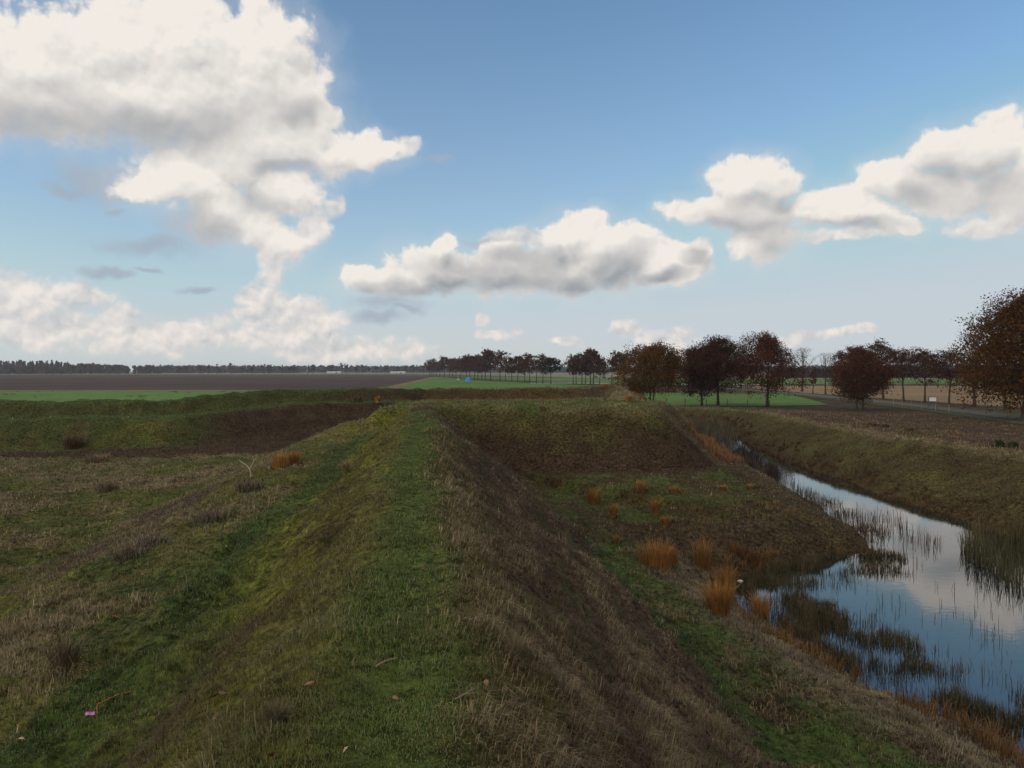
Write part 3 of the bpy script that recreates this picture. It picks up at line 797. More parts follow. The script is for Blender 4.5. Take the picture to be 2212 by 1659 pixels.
def tree_meshes(seed, H, Wd, clear, leaves=6000, lsize=.24, col=(.085, .036, .018), col2=(.07, .05, .018), low=0.0, limbs=16, stems=1, twigs=3, round_=1.0, tr=None, gaps=.38):
    """H height, Wd crown width, clear height of bare trunk, low how far the crown droops below its first limb"""
    rs = np.random.default_rng(seed)
    s = Soup()
    tr = tr or H * .022
    cz, rz, rx = (H + clear - low) / 2, (H - clear + low) / 2, Wd / 2
    lob = rs.normal(size=(22, 3)); lob /= np.linalg.norm(lob, axis=1)[:, None]
    amp = rs.uniform(-.42, .34, 22)
    def env(p):
        q = (p - (0, 0, cz)) / (rx, rx, rz)
        r = np.linalg.norm(q, axis=-1)
        d = q / (r[..., None] + 1e-9)
        bump = 1 + (amp * np.exp(-(1 - d @ lob.T) * 11)).sum(-1)
        sq = np.where(q[..., 2] < 0, 1 - .1 * round_, 1.0)
        return r / (bump * sq)
    tips = []
    def grow(p0, d, L, r0, lvl, nseg):
        pts, rad = [p0], [r0]
        p = p0.copy(); d = d / np.linalg.norm(d)
        for i in range(nseg):
            d = d + rs.normal(0, .16, 3) + np.array((0, 0, .06 if lvl < 2 else -.01)); d /= np.linalg.norm(d)
            p = p + d * L / nseg
            if env(p[None])[0] > 1.06 and i > 0: break
            pts.append(p.copy()); rad.append(r0 * (1 - .8 * (i + 1) / nseg))
        if len(pts) > 1:
            s.add(*tube(pts, rad, 6 if lvl == 0 else (5 if lvl == 1 else 3)))
        if lvl < twigs:
            nb = {0: 0, 1: 5, 2: 4, 3: 3}[lvl]
            for b in range(nb):
                t = rs.uniform(.3, 1.0) * (len(pts) - 1)
                i = min(int(t), len(pts) - 2) if len(pts) > 1 else 0
                q = pts[i] + (pts[min(i + 1, len(pts) - 1)] - pts[i]) * (t - i)
                dd = d + rs.normal(0, .75, 3); 
                grow(q, dd, L * rs.uniform(.42, .65), max(rad[i] * .5, .008), lvl + 1, 3)
        tips.extend((q, lvl) for q in pts[1:])
    for st in range(stems):
        off = np.array((rs.normal(0, .25), rs.normal(0, .25), 0)) * (stems > 1)
        lead, rad = [np.array((0, 0, -.3)) + off], [tr * 1.35]
        nL = 9
        dr = rs.normal(0, .03, 2) + (rs.normal(0, .18, 2) if stems > 1 else 0)
        for i in range(1, nL + 1):
            f = i / nL
            lead.append(np.array((off[0] + dr[0] * f * H * .5 + rs.normal(0, .012 * H) * f, off[1] + dr[1] * f * H * .5 + rs.normal(0, .012 * H) * f, f * H * .86)))
            rad.append(tr * (1 - .88 * f ** .8) * (1 if stems == 1 else .6))
        s.add(*tube(lead, rad, 8))
        for k in range(limbs // stems):
            f = (clear + .04 * H) / (.86 * H) + (1 - (clear + .04 * H) / (.86 * H)) * ((k + rs.random() * .8) / (limbs // stems)) ** 1.15
            f = min(f, .97)
            i = min(int(f * nL), nL - 1)
            p0 = lead[i] + (lead[i + 1] - lead[i]) * (f * nL - i)
            a = k * 2.4 + rs.uniform(-.4, .4) + seed
            e = R(rs.uniform(18, 38) + 40 * f) - (.5 if low > .2 and k < limbs // 3 else 0)
            d = np.array((math.cos(a) * math.cos(e), math.sin(a) * math.cos(e), math.sin(e)))
            L = 0.0
            while L < 1.2 * Wd and env((p0 + d * L)[None])[0] < .97: L += .25
            grow(p0, d, max(L, .8), max(rad[i] * .5, .03), 1, 6)
    tr_me = s.mesh('trunk', M_BARK)
    cr_me = None
    if leaves:
        tp = np.array([t[0] for t in tips]); lv = np.array([t[1] for t in tips])
        tp = tp[lv >= 2] if (lv >= 2).sum() > 40 else tp
        clump = tp[rs.integers(0, len(tp), max(leaves // 16, 30))] + rs.normal(0, .05 * Wd, (max(leaves // 16, 30), 3))
        ninner = int(len(clump) * .4)
        qi = rs.normal(size=(ninner, 3)); qi /= np.linalg.norm(qi, axis=1)[:, None]
        clump[:ninner] = qi * rs.uniform(.15, .92, (ninner, 1)) ** .6 * (rx, rx, rz) + (0, 0, cz)
        cs = rs.uniform(.3, 1.1, len(clump)) * Wd * .058
        ci = rs.integers(0, len(clump), leaves * 2)
        P = clump[ci] + rs.normal(size=(leaves * 2, 3)) * cs[ci][:, None] * (1, 1, .7)
        e = env(P)
        gap = pn(P[:, 0] * 1.1 / (Wd * .11) + seed, P[:, 2] * 1.1 / (Wd * .11) + P[:, 1] * .4, seed)
        cut = 1.0 + rs.normal(0, .13, len(clump))[ci]
        k = (e < cut) & (gap > -gaps) & (P[:, 2] > .15)
        P, ci = P[k][:leaves], ci[k][:leaves]
        mixf = rs.random((len(clump), 1))[ci]
        c = (np.asarray(col) * (1 - mixf) + np.asarray(col2) * mixf) * rs.uniform(.55, 1.45, (len(P), 1))
        cr_me = leaf_faces('crown', P, lsize, c, M_LEAF, rs)
    return tr_me, cr_me

def plant_tree(name, meshes, x, y, rot=0.0, sc=(1, 1, 1), label=None, group=None, cat='tree', z=None):
    o = bpy.data.objects.new(name, None)
    COL.objects.link(o)
    o.location = (x, y, ground(x, y) if z is None else z)
    o.rotation_euler = (0, 0, rot); o.scale = sc
    o.empty_display_size = .5
    o['label'] = label; o['category'] = cat
    if group: o['group'] = group
    put('trunk', meshes[0], o)
    if meshes[1] is not None: put('crown', meshes[1], o)
    return o

def copy_tree(src, x, y, rot, sc, label, group=None, z=None):
    o = src.copy(); COL.objects.link(o)
    o.location = (x, y, ground(x, y) if z is None else z); o.rotation_euler = (0, 0, rot); o.scale = sc
    o['label'] = label
    if group: o['group'] = group
    for ch in src.children:
        c = ch.copy(); COL.objects.link(c); c.parent = o
    return o

RUST1, RUST2, OLV, DARKR = (.085, .036, .016), (.060, .030, .016), (.075, .050, .014), (.055, .022, .016)
# the near oaks beyond the ditch
G_OAK = 'oaks standing beyond the ditch'
x, y = flat_at(1408, 879, .15)
plant_tree('oak_tree', tree_meshes(3, 8.4, 9.9, 1.2, 34000, .165, (.10, .044, .015), OLV, .3, 22, 3), x, y, label='round russet oak on several stems, standing beside the orange tuft at the rampart end', group=G_OAK)
x, y = flat_at(1516, 877)
plant_tree('oak_tree', tree_meshes(5, 8.0, 8.8, 1.9, 30000, .165, DARKR, RUST2, .7, 18), x, y, label='first of two dark reddish oaks with merged crowns, the trunk nearer the round russet oak', group=G_OAK)
x, y = flat_at(1551, 876)
plant_tree('oak_tree', tree_meshes(8, 9.1, 10.6, 1.9, 32000, .165, DARKR, (.05, .032, .014), .7, 18), x, y, label='second of two dark reddish oaks with merged crowns, taller and with a jagged top', group=G_OAK)
x, y = flat_at(1657, 878)
plant_tree('oak_tree', tree_meshes(11, 9.6, 11.2, 1.7, 26000, .165, (.088, .030, .016), RUST2, .9, 22, gaps=.34), x, y, label='loose red brown oak with sky showing through its crown, hanging low over the green pasture', group=G_OAK)
x, y = flat_at(1858, 886)
plant_tree('oak_tree', tree_meshes(14, 7.5, 8.4, .7, 32000, .155, DARKR, RUST1, .4, 22, 2), x, y, label='dense bushy oak branching from the ground on the brown heath', group=G_OAK)
x, y = flat_at(2214, 908)
plant_tree('oak_tree', tree_meshes(19, 11.2, 13.4, 1.7, 52000, .19, (.085, .043, .012), (.066, .030, .014), 1.2, 30, tr=.34), x, y, label='tallest oak with ochre brown leaves and thick trunk beside the road', group=G_OAK)
# the row along the road
G_ROW = 'trees lining the road past the heath'
va, vb, vc = tree_meshes(21, 8.2, 7.6, 2.3, 7500, .18, RUST2, DARKR, 0, 16, gaps=.1), tree_meshes(23, 8.6, 7.0, 2.2, 6200, .18, RUST2, (.06, .04, .02), 0, 16, gaps=.1), tree_meshes(27, 8.4, 6.4, 2.3, 500, .22, RUST2, DARKR, 0, 18)
bare = tree_meshes(31, 9.0, 6.6, 2.3, 0, limbs=20, twigs=3)
rows = [(1952, 868, va, 1.0, 'spreading half bare road tree with two low limbs, just beside the dense bushy oak'),
        (1998, 871, vb, .92, 'spreading road tree directly behind the white panelled sign'),
        (2050, 878, va, .93, 'straight trunked road tree standing just past the white panelled sign'),
        (2105, 880, bare, 1.1, 'tall leafless road tree whose fine twigs rise behind the tallest oak'),
        (2170, 886, vb, 1.0, 'road tree mostly hidden behind the tallest oak'),
        (1908, 862, vb, 1.12, 'road tree whose crown rises over the dense bushy oak'),
        (1840, 855, va, 1.15, 'road tree hidden behind the dense bushy oak'),
        (1783, 853, bare, .95, 'slender leafless road tree between the loose red brown oak and the dense bushy oak'),
        (1733, 846, bare, 1.15, 'leafless tree glimpsed beyond the edge of the loose red brown oak'),
        (1690, 843, vc, 1.2, 'thin leaved tree partly behind the loose red brown oak'),
        (1600, 841, vc, 1.25, 'thin leaved tree seen between the merged oaks and the loose red brown oak')]
for i, (u, v, ms, sc, lb) in enumerate(rows):
    x, y = flat_at(u, v)
    plant_tree('road_tree', ms, x, y, i * 1.9, (sc, sc, sc), lb, G_ROW)
x, y = flat_at(1756, 850)
plant_tree('young_tree', tree_meshes(35, 5.6, 2.3, 1.3, 1300, .2, (.075, .030, .016), DARKR, .2, 10), x, y, label='narrow young tree with rusty leaves beside a leafless road tree')
# the avenue across the fields
G_AV = 'avenue trees across the pasture'
f1 = tree_meshes(41, 11, 10, 3.2, 2400, .5, RUST2, DARKR, 0, 12, twigs=2)
f2 = tree_meshes(43, 11, 9.5, 3.4, 2200, .5, (.07, .03, .015), RUST2, 0, 12, twigs=2)
f3 = tree_meshes(45, 11, 8, 4.0, 500, .5, (.085, .04, .02), RUST2, 0, 12, twigs=2)
fdark = tree_meshes(47, 9.8, 10.6, 2.8, 3800, .42, (.022, .028, .014), (.03, .026, .014), .2, 16, twigs=2)
av = [(1530, 812, f1), (1545, 812, f1), (1560, 812.5, f2), (1590, 813, f1), (1620, 813.5, f2), (1662, 814.5, f1), (1700, 815, f1), (1730, 816, f2), (1760, 816.5, f2), (1800, 818, f1),
      (1850, 819, f2), (1880, 820, f1), (1920, 820.5, f1), (1950, 821, f2), (1985, 821.5, f1), (2015, 822, f2), (2062, 823, f1), (2145, 823.6, f2), (2190, 824, f3)]
av = [(1000 * .5486 + (x - 0) * .248, v, m) for x, v, m in av]
av += [(1097 + x * .248, v, m) for x, v, m in ((35, 824, f1), (85, 824.5, f1), (145, 825, f2), (190, 825.5, f2), (250, 826, f3), (305, 826.5, f2), (570, 828.5, f2), (595, 828.7, f1), (645, 828.7, f2), (675, 829, f1),
                                               (720, 829.2, f1), (745, 829.4, f2), (800, 830, f1), (905, 832, f3), (960, 833, f2), (1010, 834, f1))]
hs = {5: 1.18, 8: .9, 16: 1.12, 20: 1.1, 26: .92, 29: 1.2, 30: 1.15}
firsts = {}
for i, (u, v, m) in enumerate(av):
    x, y = flat_at(u, v)
    k = hs.get(i, random.Random(i).uniform(.88, 1.08)) * (.9 if u > 1090 else 1.12)
    lb = 'small rust brown avenue tree in the long row beside the blue tarpaulin' if u < 1092 else \
         ('rust brown avenue tree in the open row beside the dark round tree' if u < 1180 else
          ('avenue tree in the bunched clump beyond the dark round tree' if u < 1290 else 'avenue tree at the end of the row beside the round russet oak'))
    rot, sc = (i * 2.3) % 6.28, (k * .95, k * .95, k)
    if id(m) not in firsts:
        firsts[id(m)] = plant_tree('avenue_tree', m, x, y, rot, sc, lb, G_AV)
    else:
        copy_tree(firsts[id(m)], x, y, rot, sc, lb, G_AV)
x, y = flat_at(1190, 827.5)
plant_tree('dark_tree', fdark, x, y, label='dark round leafy tree standing alone in a gap of the avenue')
# far row along the end of the ploughed field
G_FR = 'distant row along the ploughed field'
s1, s2, s3 = (tree_meshes(sd, 11, w, 3.2, n, .95, c, RUST2, 0, 8, twigs=1) for sd, w, n, c in ((51, 11, 330, (.045, .032, .02)), (53, 9, 280, (.085, .04, .018)), (55, 9.5, 160, (.05, .035, .025))))
sd_ = tree_meshes(57, 12, 13, 3.0, 520, .9, (.022, .024, .016), (.03, .024, .014), 0, 8, twigs=1)
xs1 = [85, 220, 345, 410, 600, 735, 970, 1015, 1155, 1225, 1285, 1355, 1425, 1540, 1605, 1665, 1730, 1795, 1855, 1920, 2045, 2110, 2190]
xs2 = [20, 85, 160, 240, 295, 370, 450, 530, 605, 680, 765, 825, 885, 945, 1005, 1065, 1130, 1180, 1260, 1310, 1370, 1420, 1465]
us = [x * .248 for x in xs1] + [548.6 + x * .248 for x in xs2]
fs = {}
for i, u in enumerate(us):
    m = sd_ if abs(u - 680) < 1.5 else (s1, s2, s3)[(i * 7 + i // 3) % 3]
    rr = random.Random(100 + i)
    k = rr.uniform(.85, 1.15) * (1.3 if i in (33, 20) else 1)
    x, y = flat_at(u, 808.6)
    lb = 'small dark round tree, darkest of the distant row beyond the ploughed field' if m is sd_ else ('small bare topped tree in the distant row along the ploughed field' if m is s3 else ('small russet tree in the distant row along the ploughed field' if m is s2 else 'small brown tree in the distant row along the ploughed field'))
    y += rr.uniform(-20, 20)
    rot, sc = rr.uniform(0, 6), (k, k, k * rr.uniform(.9, 1.08))
    if id(m) not in fs:
        fs[id(m)] = plant_tree('distant_tree', m, x, y, rot, sc, lb, G_FR)
    else:
        copy_tree(fs[id(m)], x, y, rot, sc, lb, G_FR)

# far-off woods that read as one mass
def woods(lab, spans, seed, col, spacing, spike=False, quads=30):
    rs = np.random.default_rng(seed)
    Ps, Cs, sz = [], [], None
    for (u0, u1, Y, h0, h1, depth) in spans:
        x0, x1 = (u0 - CU) / FPX * Y, (u1 - CU) / FPX * Y
        n = max(int(3.2 * (x1 - x0) / spacing), 2)
        for i in range(n):
            f = (i + rs.random()) / n
            h = (h0 + (h1 - h0) * f) * rs.uniform(.8, 1.1)
            px, py = x0 + (x1 - x0) * f, Y + rs.uniform(0, depth)
            w = spacing * rs.uniform(.6, .95)
            t = rs.random(quads) ** .8
            if spike:
                rad = w * .55 * (1 - t) + .2
            else:
                rad = w * np.sqrt(np.clip(1 - (2 * t - 1) ** 2, .15, 1)) * .75
            a = rs.uniform(0, 6.28, quads)
            q = np.sqrt(rs.random(quads))
            Ps.append(np.stack([px + np.cos(a) * rad * q, py + np.sin(a) * rad * q, t * h], 1))
            Cs.append(np.asarray(col[rs.integers(0, len(col))]) * rs.uniform(.7, 1.3, (quads, 1)))
    P, C = np.concatenate(Ps), np.concatenate(Cs)
    put('woods', leaf_faces('woods', P, spacing * (.7 if spike else .95), C, M_LEAF, rs), kind='stuff', label=lab, category='woods', group='far woods on the horizon')
BRN, BLU = [(.055, .035, .022), (.075, .038, .02), (.04, .034, .024)], [(.03, .034, .03), (.04, .034, .028)]
woods('dark conifer wood rising at the far end of the horizon', [(-160, 112, 1050, 19, 17, 60)], 61, [(.014, .024, .016), (.018, .028, .018)], 4.5, True, 50)
woods('brown deciduous wood running along the horizon behind the ploughed field', [(-160, 110, 1000, 11.5, 12, 60), (108, 300, 1080, 15, 9.5, 80), (300, 620, 1300, 10.5, 10, 100)], 63, BRN, 5.5)
woods('hazy blue tree line on the horizon', [(300, 940, 1600, 14, 13, 120), (900, 1500, 1500, 11, 11, 120), (1480, 2400, 1450, 12, 14, 120)], 67, BLU, 7)
woods('low dark wood beyond the stubble field', [(1700, 2380, 480, 4.5, 5.5, 30)], 69, [(.024, .024, .024), (.034, .026, .022)], 4.5)
# ------------------------------------------------------------------ fields, road, canal: sheets a few centimetres above the ground
def field_mat(name, c1, c2, scale=(1, 1, 1), sc=.6, bump=.4):
    m, nt = material(name)
    pos = nt.n('ShaderNodeNewGeometry').outputs['Position']
    q = nt.vm('MULTIPLY', pos, scale)
    f = nt.noise(q, sc, 6, .65)
    g = nt.noise(pos, .02, 4, .6)
    c = nt.mix(nt.ramp(f, .3, .7), c1, c2)
    c = nt.mix(1.0, c, nt.mix(nt.ramp(g, .3, .7), (.82, .82, .82), (1.18, 1.18, 1.18)), 'MULTIPLY')
    finish(nt, c, .95, .05, f, bump, .1)
    return m
def sheet(name, pts, mat, z, kind='structure', **kw):
    put(name, mesh_from(name, [(a, b, z) for a, b in pts], list(range(len(pts))), [len(pts)], mat), kind=kind, **kw)
M_PAST = field_mat('pasture_grass', (.055, .115, .026), (.085, .150, .036), sc=.3)
M_PLOW = field_mat('ploughed_soil', (.024, .018, .017), (.075, .056, .046), (.03, .6, 1), .5, .9)
M_STUB = field_mat('maize_stubble', (.135, .090, .050), (.200, .140, .080), (.5, 1, 1), .8)
M_PALE = field_mat('pale_meadow', (.12, .12, .075), (.17, .155, .10), sc=.05)
M_ASPH = field_mat('old_asphalt', (.070, .070, .070), (.100, .098, .095), sc=2.0, bump=.2)
sheet('meadow', [(-1500, 880), (-72, 880), (60, 420), (3000, 420), (3000, 2900), (-1500, 2900)], M_PALE, .015)
fp = lambda *uv: [flat_at(u, v) for u, v in uv]
sheet('pasture', [(-240, 96), (-36, 96), (-30, 110), (-25, 176), (-260, 176)], M_PAST, .03)
sheet('ploughed_field', [(-700, 182), (-37, 184), (-57, 560), (-110, 860), (-1100, 860)], M_PLOW, .03)
sheet('tan_verge', [(-700, 177), (-25, 177), (-32, 215), (-52, 520), (-56, 520), (-36, 215), (-37, 184), (-700, 182)], field_mat('dry_verge', (.11, .082, .045), (.175, .13, .075), sc=.5), .05)
sheet('centre_pasture', [(-34, 180), (-24, 110), (14, 112), (30, 200), (26, 236), (-12, 340), (-70, 620), (-56, 540)], M_PAST, .03)
sheet('far_pasture', [(34, 262), (420, 280), (520, 400), (60, 415), (-40, 600), (-58, 620), (0, 360)], M_PAST, .03)
sheet('oak_pasture', fp((1330, 876), (1640, 879), (1790, 875), (1745, 862), (1700, 852), (1330, 848)), M_PAST, .06)
sheet('stubble_field', [(64.5, 90), (300, 60), (330, 225), (66, 235), (62, 170)], M_STUB, .04)
sheet('road_verge', [(46, 20), (54, 72), (58.7, 108), (61, 157), (59.5, 205), (50, 256), (44.5, 255), (54, 204), (54.5, 157), (51.5, 111), (46.5, 78), (38, 20)], field_mat('verge_grass', (.040, .055, .022), (.070, .075, .032), sc=.5), .05)
rc = [(42, 20), (50.2, 75), (55.2, 109), (57.8, 157), (56.8, 204), (47, 255), (32, 292), (-6, 420), (-64, 660)]
L_, R_ = [], []
for i, p in enumerate(rc):
    q0, q1 = rc[max(i - 1, 0)], rc[min(i + 1, len(rc) - 1)]
    dx, dy = q1[0] - q0[0], q1[1] - q0[1]; l = math.hypot(dx, dy)
    w = 1.6
    L_.append((p[0] - dy / l * w, p[1] + dx / l * w)); R_.append((p[0] + dy / l * w, p[1] - dx / l * w))
n = len(rc)
put('road', mesh_from('road', [(a, b, .09) for a, b in L_ + R_], sum(([i, n + i, n + i + 1, i + 1] for i in range(n - 1)), []), [4] * (n - 1), M_ASPH), kind='structure')
m_, nt_ = material('canal_water')
finish(nt_, (.02, .025, .025), .03, .5, nt_.noise(nt_.n('ShaderNodeNewGeometry').outputs['Position'], 2.0, 2), .05, .01)
sheet('canal', [(7, 282), (27, 279), (45, 262), (110, 246), (112, 250), (46, 267), (28, 285), (7, 287)], m_, .06)

# ------------------------------------------------------------------ tussocks
def tussock(u, v, wpx, hpx, label, col, name='grass_tussock', cat='grass tussock', group=None, n=170, lean=.5, at=None, var=.3):
    x, y, z = hit(u, v, WATER_Z) if at is None else at
    D = math.hypot(x, y)
    w, h = wpx * D / FPX, hpx * D / FPX
    a = tufts(np.array([0.0]), np.array([0.0]), np.array([0.0]), n, h, w * .32, np.asarray(col), var, (.0018 + .0006 * D), lean, C_TAN, .15)
    me = blade_mesh(name, *a[:5], a[5], a[6], M_DRY)
    o = put(name, me, label=label, category=cat, group=group)
    o.location = (x, y, z - .02)
    return o
OR1, OR2, OR3 = (.270, .130, .038), (.215, .105, .032), (.190, .102, .040)
G_OT = 'orange grass tussocks'
for u, v, w, h, c, lb in [
    (1382, 1063, 36, 30, OR3, 'upright orange tussock at the foot of the dark heath slope'),
    (1458, 1066, 28, 18, OR2, 'short orange tussock near the foot of the dark heath slope, towards the water'),
    (1283, 1088, 34, 42, OR2, 'brownish orange tussock closest to the worn tan slope below the dark bank'),
    (1325, 1117, 18, 33, OR2, 'slim orange tussock on the green shelf, lower than its upright neighbours'),
    (1417, 1110, 22, 38, OR2, 'tall thin orange tussock rising behind a low one on the shelf'),
    (1437, 1134, 26, 22, OR2, 'low orange tussock just below the tall thin one'),
    (1562, 1061, 22, 16, OR3, 'small faded orange tussock where the shelf meets the dark slope corner'),
    (1618, 1056, 26, 12, OR3, 'smallest faded orange tussock at the edge of the promontory'),
    (1415, 1222, 105, 64, OR1, 'widest bright orange clump on the berm above the inlet'),
    (1517, 1226, 40, 72, OR2, 'tall brown orange clump at the head of the inlet'),
    (1552, 1328, 66, 84, OR1, 'tall bright orange clump at the water\'s edge near the white scrap'),
    (1569, 1280, 50, 60, OR2, 'dark orange clump behind the tall bright one at the water\'s edge'),
    (1642, 1331, 52, 60, OR1, 'fiery orange clump standing among reeds past the white scrap'),
    (1451, 1219, 34, 46, OR2, 'orange clump leaning against the widest bright one'),
    (1331, 1174, 16, 22, OR3, 'thin pale orange tussock beside the widest clump'),
    (606, 1008, 46, 38, OR1, 'bright orange tussock on the inner floor, larger of a touching pair'),
    (635, 1001, 40, 30, OR2, 'orange tussock on the inner floor, smaller of a touching pair'),
    (817, 870, 16, 17, OR1, 'orange tussock against the dark far rampart')]:
    tussock(u, v, w, h, lb, c, 'orange_tussock', 'grass tussock', G_OT, 420 if w > 60 else 190, .45)
for u, v, w, h, lb in [(1307, 836, 26, 10, 'orange tuft crowning the far tip of the bastion'), (1358, 866, 20, 16, 'orange tuft on the outer slope beside the russet oak')]:
    tussock(u, v, w, h, lb, OR1, 'orange_tussock', 'grass tussock', G_OT, 150)
G_TT = 'tan grass tussocks'
for u, v, w, h, c, lb in [
    (1112, 1430, 62, 78, C_TAN, 'large bleached tussock beside the green path on the rampart edge'),
    (1226, 1640, 50, 62, C_TAN * .8, 'bleached tussock low on the rampart edge with green base'),
    (747, 1023, 14, 38, C_TAN * 1.1, 'thin pale plume of grass in the hollow beside the mossy slope'),
    (159, 969, 46, 34, np.array(C_BROWN) * 1.7, 'brown tussock at the foot of the far mossy slope'),
    (772, 869, 34, 16, C_TAN * .55, 'drab brown tussock below the far rampart crest'),
    (1885, 921, 26, 11, C_BROWN * 1.6, 'brown tussock in the tan grass on top of the ditch bank'),
    (1913, 923, 18, 9, C_BROWN * 1.6, 'small brown tussock beside another on top of the ditch bank'),
    (1964, 932, 20, 10, C_BROWN * 1.9, 'faded brown tussock further along the top of the ditch bank'),
    (210, 998, 70, 20, C_TAN, 'broad pale tussock on the grassy floor below the mossy slope'),
    (232, 1062, 60, 26, C_TAN * .9, 'pale tussock in the middle of the grassy floor'),
    (1172, 885, 22, 14, C_TAN, 'small tan tuft on the lip of the bastion flank'),
    (140, 1440, 60, 74, C_TAN * .7, 'wispy drab tussock on the near bank'),
    (900 - 300, 1560, 60, 50, C_TAN * .62, 'drooping drab tussock near the scattered oak leaves')]:
    tussock(u, v, w, h, lb, c, 'bleached_tussock', 'grass tussock', G_TT, 260 if w > 40 else 130, .6)
for u, v, w, h, lb in [(2160, 964, 20, 16, 'dark green rush clump on the ditch bank, nearer the sign'), (2188, 967, 20, 15, 'dark green rush clump on the ditch bank, nearer the tallest oak')]:
    tussock(u, v, w, h, lb, (.022, .032, .016), 'rush_clump', 'rush clump', 'rush clumps', 220, .35)
G_HB = 'purple heather bushes'
for u, v, w, h, lb in [(465, 1128, 120, 50, 'broad purple brown heather bush on the inner bank'), (330, 1180, 90, 40, 'purple heather bush below the broad one'), (540, 1060, 80, 34, 'purple heather bush just under the forked dead branch'),
                       (280, 1205, 100, 40, 'dull heather bush lowest on the inner bank')]:
    tussock(u, v, w, h, lb, (.092, .068, .058), 'heather_bush', 'heather', G_HB, 170, .95)

# ------------------------------------------------------------------ fallen oak leaves
def lobed_leaf(seed, L):
    rs = random.Random(seed)
    half = [(0, .02), (.12, .05), (.2, .16), (.3, .12), (.4, .27), (.5, .18), (.62, .33), (.72, .22), (.82, .27), (.92, .14), (1.0, .04)]
    top = [(a, b * rs.uniform(.85, 1.15)) for a, b in half]
    bot = [(a, -b * rs.uniform(.85, 1.15)) for a, b in half]
    cu, cv = rs.uniform(.15, .5), rs.uniform(-.4, .4)
    f = lambda a, b: ((a - .5) * L, b * L, L * (.12 + cu * (b * 1.6) ** 2 + cv * (a - .5) ** 2))
    V, F, T = [], [], []
    for a, b in top: V.append(f(a, b))
    for a, b in bot: V.append(f(a, b))
    for a, _ in half: V.append(f(a, 0))
    n = len(half)
    for i in range(n - 1):
        F += [2 * n + i, 2 * n + i + 1, i + 1, i]; F += [n + i, n + i + 1, 2 * n + i + 1, 2 * n + i]; T += [4, 4]
    k = len(V)
    V += [(-.5 * L, .012 * L, .12 * L), (-.5 * L, -.012 * L, .12 * L), (-.78 * L, 0, .05 * L)]
    F += [k, k + 1, k + 2]; T += [3]
    return V, F, T
M_LF = [flat_mat('fallen_leaf_%s' % n, c, .6, .25, .3, 60) for n, c in (('pale', (.36, .22, .13)), ('rust', (.17, .062, .026)), ('brown', (.16, .085, .045)))]
for i, (u, v, L, k, lb) in enumerate([
    (1011, 1628, .060, 0, 'large pale fallen oak leaf at the bottom edge on the path'), (749, 1637, .055, 0, 'pale fallen oak leaf lying on edge in the mossy grass'),
    (1051, 1489, .060, 2, 'buff fallen leaf on the path near the bleached tussock'), (902, 1461, .055, 2, 'dull pink brown leaf in the middle of the path'),
    (883, 1359, .050, 2, 'small brown leaf beside a twig on the green path'), (938, 1208, .065, 2, 'tan leaf farthest along the green path'),
    (918, 1237, .060, 1, 'red brown leaf just before the farthest path leaf'), (855, 1522, .048, 2, 'small tan leaf on the grass beside the twig'),
    (888, 1614, .048, 2, 'curled drab leaf near the bottom of the path'), (460, 1519, .07, 1, 'red leaf in the hollow, one of a close pair, duller'),
    (480, 1513, .07, 2, 'pale pinkish leaf in the hollow, one of a close pair'), (559, 1541, .07, 1, 'bright red leaf on the mossy slope'),
    (468, 1569, .08, 1, 'big dark red leaf in the moss below the close pair'), (670, 1492, .07, 1, 'reddish leaf high on the mossy slope'),
    (250, 1340, .11, 1, 'orange brown leaf far out on the bank'), (586, 1652, .06, 1, 'red leaf cut by the bottom edge in the moss'),
    (45, 1607, .08, 0, 'whitish leaf in the dark moss of the nearest bank'), (1112, 1467, .05, 1, 'small red leaf in the worn soil by the bleached tussock')]):
    x, y, z = hit(u, v)
    V, F, T = lobed_leaf(i, L * .85)
    o = put('fallen_leaf', mesh_from('fallen_leaf', V, F, T, M_LF[k], True), label=lb, category='leaf', group='fallen oak leaves')
    o.location = (x, y, z + .028)
    rl = random.Random(i + 40)
    o.rotation_euler = (rl.uniform(-.5, .5) - .35, rl.uniform(-.5, .5), rl.uniform(0, 6.28))

# ------------------------------------------------------------------ twigs, sticks and scraps
def sticks(name, at, branches, mat, label, cat):
    s = Soup()
    for pts, r0, r1 in branches:
        s.add(*tube(pts, list(np.linspace(r0, r1, len(pts))), 6))
    o = put(name, s.mesh(name, mat), label=label, category=cat)
    o.location = at
    return o
M_PALEW = flat_mat('bleached_wood', (.15, .115, .085), .85, .15, .25, 12)
M_BRANCH = flat_mat('weathered_branch', (.30, .225, .165), .85, .15, .25, 12)
M_DARKW = flat_mat('dark_twig', (.060, .042, .036), .9, .1, .3, 20)
x, y, z = hit(541, 1032)
sticks('dead_branch', (x, y, z - .05), [([(0, 0, 0), (.02, 0, .18), (-.02, 0, .34)], .035, .026), ([(-.02, 0, .34), (-.2, .05, .50), (-.42, .1, .60), (-.50, .1, .68)], .024, .009),
       ([(-.02, 0, .34), (.1, -.03, .55), (.2, 0, .72), (.30, .05, .78)], .024, .009), ([(.12, -.03, .56), (.12, .02, .68), (.08, .02, .76)], .014, .006), ([(.0, 0, .2), (.1, 0, .1), (.16, 0, -.05)], .02, .012)], M_BRANCH,
       'pale forked dead branch sticking up from the inner bank', 'branch').scale = (.75, .75, .85)
x, y, z = hit(963, 1400)
sticks('fallen_twig', (x, y, z + .05), [([(-.07, .14, .01), (0, .0, .02), (.05, -.10, .01)], .004, .003), ([(0, .0, .02), (.03, .02, .03)], .003, .002)], M_DARKW, 'thin dark twig lying along the green path', 'twig')
x, y, z = hit(1004, 1531)
